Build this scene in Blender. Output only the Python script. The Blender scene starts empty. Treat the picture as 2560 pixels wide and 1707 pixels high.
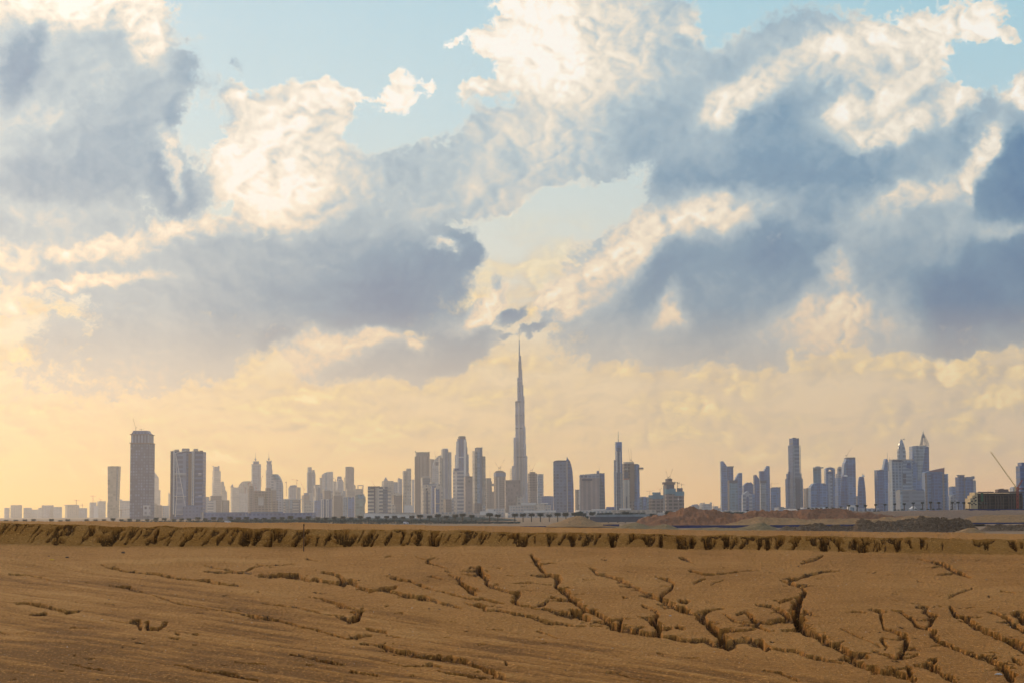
import bpy, math, random
import numpy as np
from mathutils import Vector, Matrix
random.seed(7)
rng = np.random.default_rng(11)
scene = bpy.context.scene
COL = scene.collection
R = math.radians

# ------------------------------------------------------------------ camera
FPX = 4837.0                      # focal length in units of a 2560 wide frame
CAMZ = 11.0
PITCH, ROLL = math.atan((1281 - 853.5) / FPX), R(0.4)
cam_pos = np.array([0.0, 0.0, CAMZ])
FW = np.array([0.0, math.cos(PITCH), math.sin(PITCH)])
UP0 = np.array([0.0, -math.sin(PITCH), math.cos(PITCH)])
RT0 = np.array([1.0, 0.0, 0.0])
RT = RT0 * math.cos(ROLL) - UP0 * math.sin(ROLL)
UP = UP0 * math.cos(ROLL) + RT0 * math.sin(ROLL)
cd = bpy.data.cameras.new('camera')
cd.sensor_width = 36.0
cd.lens = FPX / 2560.0 * 36.0
cd.clip_start, cd.clip_end = 0.1, 60000.0
cam = bpy.data.objects.new('camera', cd)
COL.objects.link(cam)
cam.matrix_world = Matrix(((RT[0], UP[0], -FW[0], 0), (RT[1], UP[1], -FW[1], 0), (RT[2], UP[2], -FW[2], CAMZ), (0, 0, 0, 1)))
scene.camera = cam

def pt(px, py, Y):
    """the world point seen at a spot of the photograph, Y metres ahead"""
    px, py, Y = np.asarray(px, float), np.asarray(py, float), np.asarray(Y, float)
    a, b = (px - 1280.0) / FPX, (853.5 - py) / FPX
    d = FW + a[..., None] * RT + b[..., None] * UP
    return cam_pos + d * (Y / d[..., 1])[..., None]

def P3(px, py, Y):
    return pt(px, py, Y)

SUN_AZ, SUN_EL = R(-36.0), R(16.0)       # ahead and to the left, low

# ------------------------------------------------------------------ helpers
def lin(c):
    return tuple(((v / 255.0) / 12.92 if v <= 10 else ((v / 255.0 + 0.055) / 1.055) ** 2.4) for v in c)

def tag(o, label=None, cat=None, group=None, kind=None):
    if label: o['label'] = label
    if cat: o['category'] = cat
    if group: o['group'] = group
    if kind: o['kind'] = kind
    return o

def empty(name, loc, label=None, cat=None, group=None):
    o = bpy.data.objects.new(name, None)
    o.location = loc
    o.empty_display_size = 5
    COL.objects.link(o)
    return tag(o, label, cat, group)

class MB:
    """collects shapes and links them as one mesh object"""
    def __init__(s): s.v, s.f = [], []
    def add(s, vs, fs):
        n = len(s.v); s.v += [tuple(map(float, p)) for p in vs]; s.f += [tuple(i + n for i in f) for f in fs]
    def plan(s, poly, z0, z1, top=1.0):
        """a plan polygon (counter clockwise) raised from z0 to z1"""
        n = len(poly)
        cx, cy = sum(p[0] for p in poly) / n, sum(p[1] for p in poly) / n
        vs = [(x, y, z0) for x, y in poly] + [(cx + (x - cx) * top, cy + (y - cy) * top, z1) for x, y in poly]
        fs = [(i, (i + 1) % n, n + (i + 1) % n, n + i) for i in range(n)] + [tuple(range(n, 2 * n)), tuple(range(n - 1, -1, -1))]
        s.add(vs, fs)
    def box(s, x0, x1, y0, y1, z0, z1, top=1.0):
        s.plan([(x0, y0), (x1, y0), (x1, y1), (x0, y1)], z0, z1, top)
    def elev(s, poly, y0, y1):
        """an elevation outline in x, z given depth from y0 to y1"""
        a = sum(poly[i][0] * poly[(i + 1) % len(poly)][1] - poly[(i + 1) % len(poly)][0] * poly[i][1] for i in range(len(poly)))
        if a < 0: poly = poly[::-1]
        n = len(poly)
        vs = [(x, y0, z) for x, z in poly] + [(x, y1, z) for x, z in poly]
        fs = [tuple(range(n)), tuple(range(2 * n - 1, n - 1, -1))] + [((i + 1) % n, i, n + i, n + (i + 1) % n) for i in range(n)]
        s.add(vs, fs)
    def lathe(s, prof, n=14, cx=0, cy=0):
        vs, fs = [], []
        for r, z in prof:
            for k in range(n):
                a = 2 * math.pi * k / n
                vs.append((cx + r * math.cos(a), cy + r * math.sin(a), z))
        for j in range(len(prof) - 1):
            for k in range(n):
                k2 = (k + 1) % n
                fs.append((j * n + k, j * n + k2, (j + 1) * n + k2, (j + 1) * n + k))
        fs.append(tuple(range(n - 1, -1, -1))); m = (len(prof) - 1) * n
        fs.append(tuple(range(m, m + n)))
        s.add(vs, fs)
    def bar(s, p, q, r, r2=None, n=4):
        p, q = Vector(p), Vector(q); d = (q - p).normalized()
        a = d.orthogonal().normalized(); b = d.cross(a)
        r2 = r if r2 is None else r2
        vs = []
        for c, rr in ((p, r), (q, r2)):
            for k in range(n):
                t = 2 * math.pi * (k + .5) / n
                vs.append(c + (a * math.cos(t) + b * math.sin(t)) * rr)
        fs = [(k, (k + 1) % n, n + (k + 1) % n, n + k) for k in range(n)] + [tuple(range(n - 1, -1, -1)), tuple(range(n, 2 * n))]
        s.add(vs, fs)
    def mesh(s, name, mat=None, smooth=False):
        me = bpy.data.meshes.new(name)
        me.from_pydata(s.v, [], s.f)
        uv = me.uv_layers.new(name='UVMap')
        co = [v.co for v in me.vertices]
        for p in me.polygons:
            nx, ny, nz = p.normal
            if abs(nz) > 0.75:
                for li, vi in zip(p.loop_indices, p.vertices): uv.data[li].uv = (co[vi].x, co[vi].y)
            else:
                h = math.hypot(nx, ny) or 1.0
                tx, ty = -ny / h, nx / h
                for li, vi in zip(p.loop_indices, p.vertices): uv.data[li].uv = (co[vi].x * tx + co[vi].y * ty, co[vi].z)
            p.use_smooth = smooth
        if mat: me.materials.append(mat)
        return me
    def build(s, name, mat=None, parent=None, loc=None, smooth=False):
        o = bpy.data.objects.new(name, s.mesh(name, mat, smooth))
        COL.objects.link(o)
        if parent: o.parent = parent
        if loc is not None: o.location = loc
        return o

# ------------------------------------------------------------------ node helpers
class NT:
    def __init__(s, tree): s.t = tree
    def n(s, typ, ins=None, **kw):
        nd = s.t.nodes.new(typ)
        for k, v in kw.items(): setattr(nd, k, v)
        for k, v in (ins or {}).items():
            if hasattr(v, 'is_output'): s.t.links.new(v, nd.inputs[k])
            else: nd.inputs[k].default_value = v
        return nd
    def math(s, op, a, b=0.0, c=0.0, clamp=False):
        return s.n('ShaderNodeMath', {0: a, 1: b, 2: c}, operation=op, use_clamp=clamp).outputs[0]
    def vec(s, op, a, b=(0, 0, 0), out=0, **ins):
        i = {0: a, 1: b}
        return s.n('ShaderNodeVectorMath', i, operation=op).outputs[out]
    def scale(s, a, f):
        return s.n('ShaderNodeVectorMath', {0: a, 'Scale': f}, operation='SCALE').outputs[0]
    def noise(s, v, scale, detail=4, rough=.5, out=0, lac=2.0, dist=0.0):
        return s.n('ShaderNodeTexNoise', {'Vector': v, 'Scale': scale, 'Detail': detail, 'Roughness': rough, 'Lacunarity': lac, 'Distortion': dist}).outputs[out]
    def mix(s, f, a, b, blend='MIX'):
        nd = s.n('ShaderNodeMix', data_type='RGBA', blend_type=blend, clamp_factor=True)
        for i, v in ((0, f), (6, a), (7, b)):
            if hasattr(v, 'is_output'): s.t.links.new(v, nd.inputs[i])
            else: nd.inputs[i].default_value = v if i == 0 else tuple(v)[:3] + (1.0,)
        return nd.outputs[2]
    def rng(s, v, a, b, c=0.0, d=1.0, interp='LINEAR'):
        return s.n('ShaderNodeMapRange', {0: v, 1: a, 2: b, 3: c, 4: d}, interpolation_type=interp, clamp=(interp == 'LINEAR')).outputs[0]
    def ramp(s, f, stops, interp='LINEAR'):
        nd = s.n('ShaderNodeValToRGB', {0: f})
        nd.color_ramp.interpolation = interp
        e = nd.color_ramp.elements
        while len(e) > 1: e.remove(e[-1])
        for i, (p, c) in enumerate(stops):
            q = e[0] if i == 0 else e.new(p)
            q.position = p
            q.color = tuple(c)[:3] + (1.0,)
        return nd.outputs[0]

def new_mat(name):
    m = bpy.data.materials.new(name); m.use_nodes = True
    m.node_tree.nodes.clear()
    N = NT(m.node_tree)
    out = N.n('ShaderNodeOutputMaterial')
    b = N.n('ShaderNodeBsdfPrincipled')
    m.node_tree.links.new(b.outputs[0], out.inputs[0])
    return m, N, b

def link(N, a, b): N.t.links.new(a, b)

def plain(name, col, rough=.8, var=.25, scale=.2, spec=.3):
    """a matt surface with an uneven tone"""
    m, N, b = new_mat(name)
    tc = N.n('ShaderNodeTexCoord')
    nz = N.noise(tc.outputs['Object'], scale, 5, .6)
    f = N.rng(nz, .3, .7)
    link(N, N.mix(f, [c * (1 - var) for c in col], [min(1, c * (1 + var)) for c in col]), b.inputs['Base Color'])
    b.inputs['Roughness'].default_value = rough
    b.inputs['Specular IOR Level'].default_value = spec
    return m

_fac = {}
def facade(wall, glass, fh=9.0, bw=9.0, ff=.6, bf=.7, rough=.35, var=.5):
    """a tower facade: storeys by height, bays along the wall, uneven panes"""
    key = (wall, glass, fh, bw, ff, bf, rough, var)
    if key in _fac: return _fac[key]
    m, N, b = new_mat('facade')
    uv = N.n('ShaderNodeUVMap', uv_map='UVMap')
    sp = N.n('ShaderNodeSeparateXYZ', {0: uv.outputs[0]})
    u = N.math('DIVIDE', sp.outputs[0], bw); v = N.math('DIVIDE', sp.outputs[1], fh)
    fu, fv = N.math('FRACT', u), N.math('FRACT', v)
    mk = N.math('MULTIPLY', N.math('LESS_THAN', fu, bf), N.math('LESS_THAN', fv, ff))
    cell = N.n('ShaderNodeCombineXYZ', {0: N.math('FLOOR', u), 1: N.math('FLOOR', v)})
    wn = N.n('ShaderNodeTexWhiteNoise', {0: cell.outputs[0]}, noise_dimensions='3D').outputs[0]
    g = N.mix(wn, [c * (1 - var) for c in glass], [c * (1 + var) for c in glass])
    big = N.rng(N.noise(uv.outputs[0], .02, 3, .6), .35, .65, .82, 1.15)
    # plant floors, a band every so many storeys
    plant = N.math('LESS_THAN', N.math('FRACT', N.math('DIVIDE', v, 9.0)), .09)
    c = N.mix(mk, wall, g)
    c = N.mix(N.math('MULTIPLY', plant, .3), c, [x * .55 for x in wall])
    c = N.mix(1.0, c, N.n('ShaderNodeCombineColor', {0: big, 1: big, 2: big}).outputs[0], 'MULTIPLY')
    link(N, c, b.inputs['Base Color'])
    link(N, N.rng(mk, 0, 1, .75, rough), b.inputs['Roughness'])
    b.inputs['Specular IOR Level'].default_value = .5
    _fac[key] = m
    return m

# ------------------------------------------------------------------ numpy noise
def _hash(ix, iy, seed):
    h = (ix.astype(np.int64) * 374761393 + iy.astype(np.int64) * 668265263 + seed * 1442695041) & 0xFFFFFFFF
    h = ((h ^ (h >> 13)) * 1274126177) & 0xFFFFFFFF
    h = ((h ^ (h >> 16)) * 2246822519) & 0xFFFFFFFF
    return ((h ^ (h >> 15)) & 0xFFFFFF) / float(0xFFFFFF)
def vnoise(x, y, seed=0):
    ix, iy = np.floor(x), np.floor(y)
    fx, fy = x - ix, y - iy
    fx, fy = fx * fx * (3 - 2 * fx), fy * fy * (3 - 2 * fy)
    a, b = _hash(ix, iy, seed), _hash(ix + 1, iy, seed)
    c, d = _hash(ix, iy + 1, seed), _hash(ix + 1, iy + 1, seed)
    return (a + (b - a) * fx) * (1 - fy) + (c + (d - c) * fx) * fy - .5
def fbm(x, y, seed=0, octv=4, gain=.5):
    s, a = 0, 1.0
    for o in range(octv):
        s = s + a * vnoise(x * 2 ** o + 17.3 * o, y * 2 ** o - 9.1 * o, seed + o)
        a *= gain
    return s
def sstep(t):
    t = np.clip(t, 0, 1); return t * t * (3 - 2 * t)

def grid_mesh(name, V, mat, attrs=None, smooth=True):
    nr, nc = V.shape[:2]
    me = bpy.data.meshes.new(name)
    me.vertices.add(nr * nc)
    me.vertices.foreach_set('co', V.reshape(-1).astype(np.float32))
    i = (np.arange(nr - 1)[:, None] * nc + np.arange(nc - 1)[None, :]).reshape(-1)
    q = np.stack([i, i + 1, i + nc + 1, i + nc], 1).astype(np.int32)
    me.loops.add(q.size); me.loops.foreach_set('vertex_index', q.reshape(-1))
    me.polygons.add(len(q)); me.polygons.foreach_set('loop_start', np.arange(0, q.size, 4, dtype=np.int32))
    me.polygons.foreach_set('use_smooth', np.full(len(q), smooth))
    for k, a in (attrs or {}).items():
        at = me.attributes.new(k, 'FLOAT', 'POINT'); at.data.foreach_set('value', a.reshape(-1).astype(np.float32))
    me.update(calc_edges=True)
    me.materials.append(mat)
    o = bpy.data.objects.new(name, me); COL.objects.link(o)
    return o

# ------------------------------------------------------------------ erosion channels, traced along their courses
# (strip offset, list of courses); a course is x, y, width ... in strip units
GA = [
 (690,350,6,760,368,14,850,390,14,960,400,10,1060,412,14,1150,428,22,1230,450,10,1320,462,12,1420,470,18,1520,480,18,1640,502,6),
 (740,495,5,820,503,12,890,512,16,960,540,8,1060,575,6,1200,625,5,1340,648,6,1480,672,8,1600,688,10,1720,715,18,1810,735,20,1900,748,14,2010,772,12,2100,795,12,2220,825,10,2352,860,12),
 (1400,350,6,1500,365,10,1570,385,14,1620,405,20,1690,395,16,1740,370,12,1850,352,6,2030,345,4),
 (1390,395,10,1480,400,12,1570,405,14,1660,415,10),
 (1770,430,14,1860,432,24,1960,430,28,2040,445,34,2110,468,26,2220,478,22,2300,490,28,2352,505,30),
 (2200,420,8,2280,430,20,2320,450,30),(2110,585,6,2200,600,10,2270,622,18,2352,650,26),
 (1790,628,3,1900,640,5,2050,665,6,2200,695,6,2352,720,6),
 (110,645,10,200,635,22,270,650,26,330,665,20,400,680,18,460,690,34,540,685,26),
 (240,708,10,300,706,20,325,710,8),
 (890,760,24,950,760,34,960,810,20),(1020,760,20,1010,810,30,1080,820,24,1130,775,26),(1200,845,22,1215,848,20),(1320,850,10,1350,855,14),
 (430,1040,3,520,1055,8,600,1075,6,720,1088,5),(1100,1045,4,1220,1065,10,1340,1085,18,1420,1108,14,1500,1105,14,1600,1130,16,1750,1160,18),
 (1990,985,5,2080,1005,10,2180,1025,14,2280,1045,24,2352,1050,16),(1600,1035,3,1700,1045,5,1810,1058,6),
 (70,408,14,200,415,8,320,440,6,370,455,5),(740,745,3,830,760,8,890,765,6),(0,810,8,60,825,5),(480,790,10,560,800,8,630,805,4)]
GB = [
 (0,475,34,80,490,36,150,530,28,200,550,24,290,545,14,380,560,24,460,585,26,560,605,30,640,620,18,740,650,14,830,665,8),
 (380,530,22,300,540,16,240,545,10),(0,655,18,70,665,12,150,690,26,110,730,50,60,760,20),(190,800,14,260,810,20,330,828,10),
 (0,855,10,60,872,10,130,855,20,210,845,18),
 (150,905,14,230,915,22,320,945,26,410,975,28,520,995,24,640,1005,26,760,1025,28,860,1045,26,950,1075,30,1020,1110,36,1110,1150,40),
 (170,1018,4,300,1040,8,440,1070,14,560,1070,18,620,1060,20,690,1075,8),(670,1100,12,760,1128,18,860,1140,16,920,1150,26,1010,1160,16),
 (80,1105,14,160,1120,14,280,1140,6),(520,300,4,600,330,16,590,350,18,660,370,10,745,405,6),(600,330,16,650,312,6),
 (750,440,10,810,475,24,850,510,34,900,550,36,930,575,26),
 (950,400,26,960,440,40,1010,475,30,1000,500,18,1040,535,16,1140,560,14,1220,580,34,1190,625,30,1240,655,16,1330,660,14,1390,640,20,1420,615,16),
 (350,465,10,420,478,18,480,485,10,560,520,14,640,550,8,740,575,12,820,590,18,900,605,12,1000,605,14,1130,630,12),
 (920,640,22,980,655,34,985,680,20),(985,685,14,1080,690,16,1180,710,18,1300,725,18,1420,755,18,1540,770,14,1680,775,10),
 (1310,300,16,1340,350,40,1390,410,26,1430,440,24,1490,480,34,1470,515,20,1530,555,36,1560,590,34,1640,640,36,1680,670,30,1760,690,34,1820,735,40,1860,785,44,1950,800,40,2050,825,26,2150,840,26,2250,855,18,2352,880,22),
 (1450,590,26,1500,600,16),(1400,670,16,1480,700,26,1560,710,34,1640,700,36,1700,735,30),(1580,680,24,1640,690,30),(1920,730,20,1900,780,30),
 (1700,385,8,1760,425,20,1830,445,20,1900,465,20,1960,490,20,2020,525,16,2090,555,14,2170,580,24,2240,615,34,2300,640,36,2352,670,40),
 (2160,450,8,2240,470,14,2290,490,14,2260,530,20,2200,570,20),(2070,640,12,2150,670,18,2180,700,26,2130,745,40,2190,800,50,2160,835,30),
 (2190,800,30,2260,800,24),(2040,705,6,2120,745,14),(1180,500,5,1290,500,6,1440,510,6),(1345,800,8,1420,825,6,1490,860,4),
 (870,425,8,950,430,12),(620,450,8,690,475,12),(1830,1105,4,1900,1105,8,2000,1140,6,2120,1165,8),(1130,1040,14,1135,1060,8),(2300,790,20,2352,800,26)]
GC = [
 (0,670,18,80,690,14,150,700,34,200,670,20),(140,730,44,190,770,56,260,830,60,320,890,70,330,920,50,380,915,26),(0,600,20,50,610,24),
 (0,870,16,100,885,22,160,880,26,220,905,26,280,920,14),(10,800,26,30,800,16),(290,690,8,350,740,8,440,770,10,520,780,16,600,815,12,640,820,6),
 (400,700,26,450,690,20,500,740,24,540,780,20),(420,850,8,500,880,18,560,900,44,590,930,44),
 (600,930,20,680,945,18,760,955,26,850,985,18,940,1005,22,1020,1020,12,1120,1035,6),(830,360,8,910,340,16,980,300,12),
 (760,470,26,850,450,18,950,425,16,1100,405,6),
 (690,470,5,750,500,20,830,520,20,860,550,24,820,600,44,810,650,60,790,700,60,800,760,80,850,820,60,920,850,44,980,890,40,1060,920,40,1150,960,40,1230,980,44,1280,985,24),
 (690,620,24,760,600,24),(520,640,10,620,655,20,690,690,30,740,730,30),(860,700,20,900,715,14,960,725,5),
 (1130,1000,40,1200,1040,34,1290,1065,36,1370,1090,44,1450,1095,40,1520,1120,34,1600,1150,26),
 (1440,690,10,1520,715,18,1580,745,24,1620,790,26,1680,810,24,1740,840,26,1720,865,24,1780,900,26,1810,915,30,1930,960,18,2010,985,30,2090,1000,30,2160,1040,36,2230,1080,50,2260,1130,60),
 (1620,660,12,1690,665,22,1680,700,26,1730,740,36,1700,790,20),(1850,670,20,1880,720,36,1950,740,34,2010,790,34,2070,820,36,2140,860,40,2230,890,36,2300,930,44,2352,960,30),
 (2110,690,14,2170,700,24,2240,745,26,2280,800,40,2352,840,24),(2270,700,26,2330,730,44,2352,780,30),
 (1090,805,8,1180,840,8,1270,880,6,1380,920,5),(1290,690,14,1370,710,26,1390,760,14,1400,810,12,1480,840,20,1550,870,30,1560,910,34,1510,960,40,1480,1000,24),
 (1390,880,26,1420,920,12),(1320,945,14,1400,965,18,1470,1000,26,1550,1000,20,1640,970,12),(1560,1060,30,1570,1100,36),
 (1660,1045,26,1730,1065,44,1780,1090,20,1830,1130,30,1880,1150,30),(1640,315,8,1730,345,16,1800,365,24,1850,400,26,1900,430,28,1990,460,10),
 (1770,440,8,1850,435,16),(80,410,18,150,435,20,240,435,14,330,425,10,420,410,5,550,400,4),(0,310,16,40,325,20,100,350,6),
 (100,500,12,180,470,10),(220,505,6,300,475,8),(570,1075,8,680,1100,10,760,1130,14,820,1150,8),(1990,540,8,1900,570,10,1830,600,6),
 (2200,560,6,2290,570,5),(2280,1010,20,2330,1040,26),(1740,1020,26,1750,1015,20),(1170,705,8,1270,710,10)]
FA = [
 (40,90,8,20,130,12,0,155,10),(100,90,5,40,160,5),(130,95,5,110,130,6),(175,95,8,140,150,6),(415,95,16,370,160,14,320,205,8),(400,150,20,450,145,34,500,115,40),
 (420,185,26,380,215,26),(640,100,30,610,155,24,570,195,16,530,220,8),(700,110,50,760,110,60,830,105,40),(780,120,50,770,160,50,730,190,40),(690,180,40,740,210,40),
 (930,100,12,900,150,14,860,210,12),(1080,120,30,1050,170,30,1010,205,30),(1210,110,12,1130,165,12,1050,200,10),(1180,180,8,1145,215,8),(1390,100,12,1330,130,20,1290,160,24,1240,215,18),
 (1490,130,14,1430,175,20,1380,215,12),(1580,105,14,1520,150,18,1500,190,20,1490,215,12),(1600,160,20,1570,200,14),(1700,115,50,1660,160,50,1650,190,40),(1770,120,40,1760,160,40,1740,215,20),
 (1900,120,50,1860,160,50,1830,210,30),(1960,120,20,1910,180,24),(2100,120,50,2060,150,24,2010,215,16),(2110,160,44,2090,205,36),(2170,160,8,2160,215,6),(2250,140,20,2220,200,20),(2320,130,50,2330,170,50,2335,205,40)]
FB = [
 (20,130,50,20,170,50,20,210,40),(100,160,30,60,210,24),(220,130,30,200,170,40,185,215,40),(260,150,16,220,210,24),(360,135,14,310,210,16),(440,130,40,425,175,36,410,215,30),(490,150,14,460,215,12),
 (545,145,40,530,215,20),(670,130,50,650,170,50,640,215,40),(760,150,8,710,215,6),(890,135,20,860,180,24,840,215,12),(930,140,8,910,170,6),(1000,150,8,960,215,8),(1090,135,20,1180,160,30,1260,180,44,1240,215,40),
 (1310,140,14,1270,180,20),(1335,150,12,1335,210,10),(1450,140,40,1440,175,44,1430,210,44),(1540,150,8,1500,215,14),(1590,155,40,1590,215,24),(1650,150,20,1640,180,10),(1700,170,20,1670,215,20),(1780,150,30,1740,210,14),
 (1860,150,50,1860,185,40,1860,220,30),(2000,160,40,1980,215,20),(2080,160,40,2100,215,20),(2140,180,16,2120,215,14),(2200,160,20,2190,220,30),(2320,170,40,2320,225,30)]
FC = [
 (10,170,30,20,230,36),(80,170,40,80,230,20),(170,180,44,190,225,40),(240,190,14,220,235,10),(320,180,40,300,235,24),(380,185,30,350,235,16),(460,180,30,420,230,24),(550,180,30,540,240,16),(600,180,30,600,225,30),
 (680,185,50,660,235,30),(780,180,60,775,210,60,770,240,50),(890,185,44,920,205,30),(980,185,50,985,215,44,990,250,36),(1080,190,60,1090,250,36),(1190,185,30,1190,245,20),(1290,185,60,1260,220,44,1240,250,40),
 (1350,205,12,1370,240,10),(1440,190,16,1490,200,36,1490,250,20),(1560,195,30,1580,240,14),(1660,205,30,1650,245,12),(2030,195,30,2090,195,40,2090,250,20),(2280,212,30,2290,250,12),(2330,212,14,2332,240,8)]

def courses(sets):
    out = []
    for off, lst in sets:
        for c in lst:
            a = np.array(c, float).reshape(-1, 3)
            out.append(np.stack([off + a[:, 0] / 2.735, 1280 + a[:, 1] / 2.735, a[:, 2] / 2.735], 1))
    return out

XK = [-1600, 0, 430, 860, 1280, 1700, 2091, 2560, 4200]
FOOT = [1366, 1362, 1362, 1363, 1365.5, 1368, 1376, 1386.5, 1404]
LIP = [1306, 1311, 1313, 1321, 1328, 1334.5, 1341, 1346, 1366]
CREST = [1296, 1302.5, 1304.5, 1309, 1315.5, 1323, 1328.5, 1334, 1350]

pxs = np.concatenate([np.linspace(-1600, -30, 60), np.arange(-26, 2588, 2.0), np.linspace(2592, 4200, 60)])
yf, yl, yc = (np.interp(pxs, XK, k) for k in (FOOT, LIP, CREST))
_o = np.zeros_like(pxs)
yl = yl + 3.2 * fbm(pxs / 46, _o, 81, 4, .6); yf = yf + 2.0 * fbm(pxs / 60, _o, 83, 3); yc = yc + 1.0 * fbm(pxs / 90, _o, 85, 3)
rows_py, rows_D = [], []
iD0, iD1 = 1 / 32.0, 1 / 80.0
for q in np.geomspace(6000, 1735, 16):
    py = np.full_like(pxs, q)
    rows_py.append(py); rows_D.append(1 / (iD0 + (py - 1725) * (iD0 - iD1) / (1725 - yf)))
NZ = 460
for s in np.linspace(0, 1, NZ) ** .97:
    rows_py.append(1725 + (yf - 1725) * s); rows_D.append(1 / (iD0 + (iD1 - iD0) * s) * np.ones_like(pxs))
for s in np.linspace(0, 1, 80)[1:]:
    rows_py.append(yf + (yl - yf) * (s - .05 * math.sin(2 * math.pi * s))); rows_D.append(np.full_like(pxs, 80 + 1.5 * s))
for s in np.linspace(0, 1, 40)[1:]:
    rows_py.append(yl + (yc - yl) * s); rows_D.append(1 / (1 / 81.5 + (1 / 190 - 1 / 81.5) * s) * np.ones_like(pxs))
PY, DD = np.array(rows_py), np.array(rows_D)
PX = np.broadcast_to(pxs, PY.shape)
V = pt(PX, PY, DD)
Z0 = V[..., 2].copy()
# carve
bx = PX + 8 * fbm(PX / 46, PY / 26, 3, 2); by = PY + 4 * fbm(PX / 50, PY / 24, 5, 2)
ax = bx + 5 * vnoise(PX / 20, PY / 4.5, 31) + 3.5 * vnoise(PX / 10, PY / 2, 33) + 2 * vnoise(PX / 4, PY / 1.3, 35)
ay = by + 3.5 * vnoise(PX / 18, PY / 6, 37) + 2.2 * vnoise(PX / 8, PY / 2.5, 39)
# the bank splits along steep slanting fissures instead
SH = PX + np.interp(PX, [0, 1300, 1900], [.75, .5, 0]) * (PY - 1340)
kx = PX + 5 * fbm(SH / 12, PY / 26, 13, 4, .6); ky = PY + 3 * fbm(SH / 9, PY / 18, 15, 3)
rough = .9 + 1.15 * fbm(PX / 24, PY / 5, 9, 4, .65)
nearr = 1 + .5 * fbm(PX / 14, PY / 9, 10, 3)
bankr = np.clip(.85 + 1.5 * fbm(SH / 16, PY / 16, 12, 4, .6), .25, 1.8)
cut = np.zeros_like(PX); inside = np.zeros_like(PX)
ncol, nrow = PX.shape[1], PX.shape[0]
below = sstep((PY - yl[None, :]) / 2.5) * sstep((yf[None, :] + 1.5 - PY) / 4)
def carve(cs, gain, cap, wmul, bank=False):
    for c in cs:
        for (x0, y0, w0), (x1, y1, w1) in zip(c[:-1], c[1:]):
            m = max(w0, w1) * 1.2 * wmul + 8
            j0, j1 = np.searchsorted(pxs, [min(x0, x1) - m, max(x0, x1) + m])
            sub = PY[:, j0:j1]
            rr = np.where((sub > min(y0, y1) - m) & (sub < max(y0, y1) + m))[0]
            if len(rr) == 0 or j1 <= j0: continue
            i0, i1 = rr.min(), rr.max() + 1
            X, Y = (kx, ky) if bank else (bx, by)
            X, Y = X[i0:i1, j0:j1], Y[i0:i1, j0:j1]
            dx, dy = x1 - x0, y1 - y0
            t = np.clip(((X - x0) * dx + (Y - y0) * dy) / (dx * dx + dy * dy + 1e-6), 0, 1)
            d = np.hypot(X - x0 - dx * t, Y - y0 - dy * t)
            lo = (Y - y0 - dy * t) > 0            # the near lip is clean, the far wall ragged and scooped
            if not bank:
                X2, Y2 = ax[i0:i1, j0:j1], ay[i0:i1, j0:j1]
                t2 = np.clip(((X2 - x0) * dx + (Y2 - y0) * dy) / (dx * dx + dy * dy + 1e-6), 0, 1)
                d = np.where(lo, d * 1.25, np.hypot(X2 - x0 - dx * t2, Y2 - y0 - dy * t2))
            w = (w0 + (w1 - w0) * t) * wmul
            e = d / (w * .5 * (np.where(lo, nearr[i0:i1, j0:j1], rough[i0:i1, j0:j1]) if not bank else bankr[i0:i1, j0:j1]) + .3)
            prof = np.where(e < 1, np.where(lo & (not bank), sstep((1 - e) / .35), .28 * sstep((1.0 - e) / .14) + .72 * np.clip(1 - e, 0, 1)), 0)
            if bank: prof = prof * below[i0:i1, j0:j1]
            dep = np.minimum(cap, gain * w * DD[i0:i1, j0:j1] / FPX) * prof
            cut[i0:i1, j0:j1] = np.maximum(cut[i0:i1, j0:j1], dep)
            inside[i0:i1, j0:j1] = np.maximum(inside[i0:i1, j0:j1], prof)
main_c = courses(((0, GA), (850, GB), (1700, GC)))
br = random.Random(5); twigs = []
for c in main_c:                                   # small side rills and slumps along every channel
    for (x0, y0, w0), (x1, y1, w1) in zip(c[:-1], c[1:]):
        for _ in range(1 if w0 + w1 < 9 else 1 if w0 + w1 < 20 else 2):
            if br.random() < .55: continue
            t = br.random(); x, y, w = x0 + (x1 - x0) * t, y0 + (y1 - y0) * t, (w0 + w1) / 2
            a = br.choice((-1, -1, 1)) * br.uniform(.1, .9) + (math.pi if br.random() < .7 else 0)
            ln = br.uniform(1.5, 4.5) * (w + 2); pts = [(x, y, w * .6)]
            for k in range(3):
                a += br.uniform(-.5, .5); x += math.cos(a) * ln / 3; y -= abs(math.sin(a)) * ln / 9 * (1 if br.random() < .8 else -1)
                pts.append((x, y, max(.8, w * (.5 - .16 * k))))
            twigs.append(np.array(pts))
for _ in range(150):                               # scattered scuffs and small breaks in the crust
    x, y = br.uniform(0, 2560), br.uniform(1390, 1700); n = br.choice((1, 1, 2, 3)); pts = [(x, y, br.uniform(.8, 2.4))]
    for k in range(n): x += br.uniform(3, 14); y += br.uniform(-1.2, 2.2); pts.append((x, y, br.uniform(.6, 2.2)))
    twigs.append(np.array(pts))
carve(main_c, 1.35, .8, 1.3)
carve(twigs, .9, .2, 1.2)
fis = []
for _ in range(110):                               # hairline fissures down the bank
    x = br.uniform(20, 2400); h = br.uniform(.3, .95); s0 = np.interp(x, [0, 1300, 1900], [.8, .5, 0])
    y1, y0 = float(np.interp(x, pxs, yl)), float(np.interp(x, pxs, yf)); ya = y1 + (y0 - y1) * br.uniform(0, .35); yb = ya + (y0 - ya) * h
    fis.append(np.array([(x, ya, br.uniform(1.5, 3.6)), (x - s0 * (yb - ya) * .5 + br.uniform(-3, 3), (ya + yb) / 2, br.uniform(1.5, 4)), (x - s0 * (yb - ya), yb, 1.2)]))
carve(fis, 1.3, .3, 1.3, True)
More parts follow.
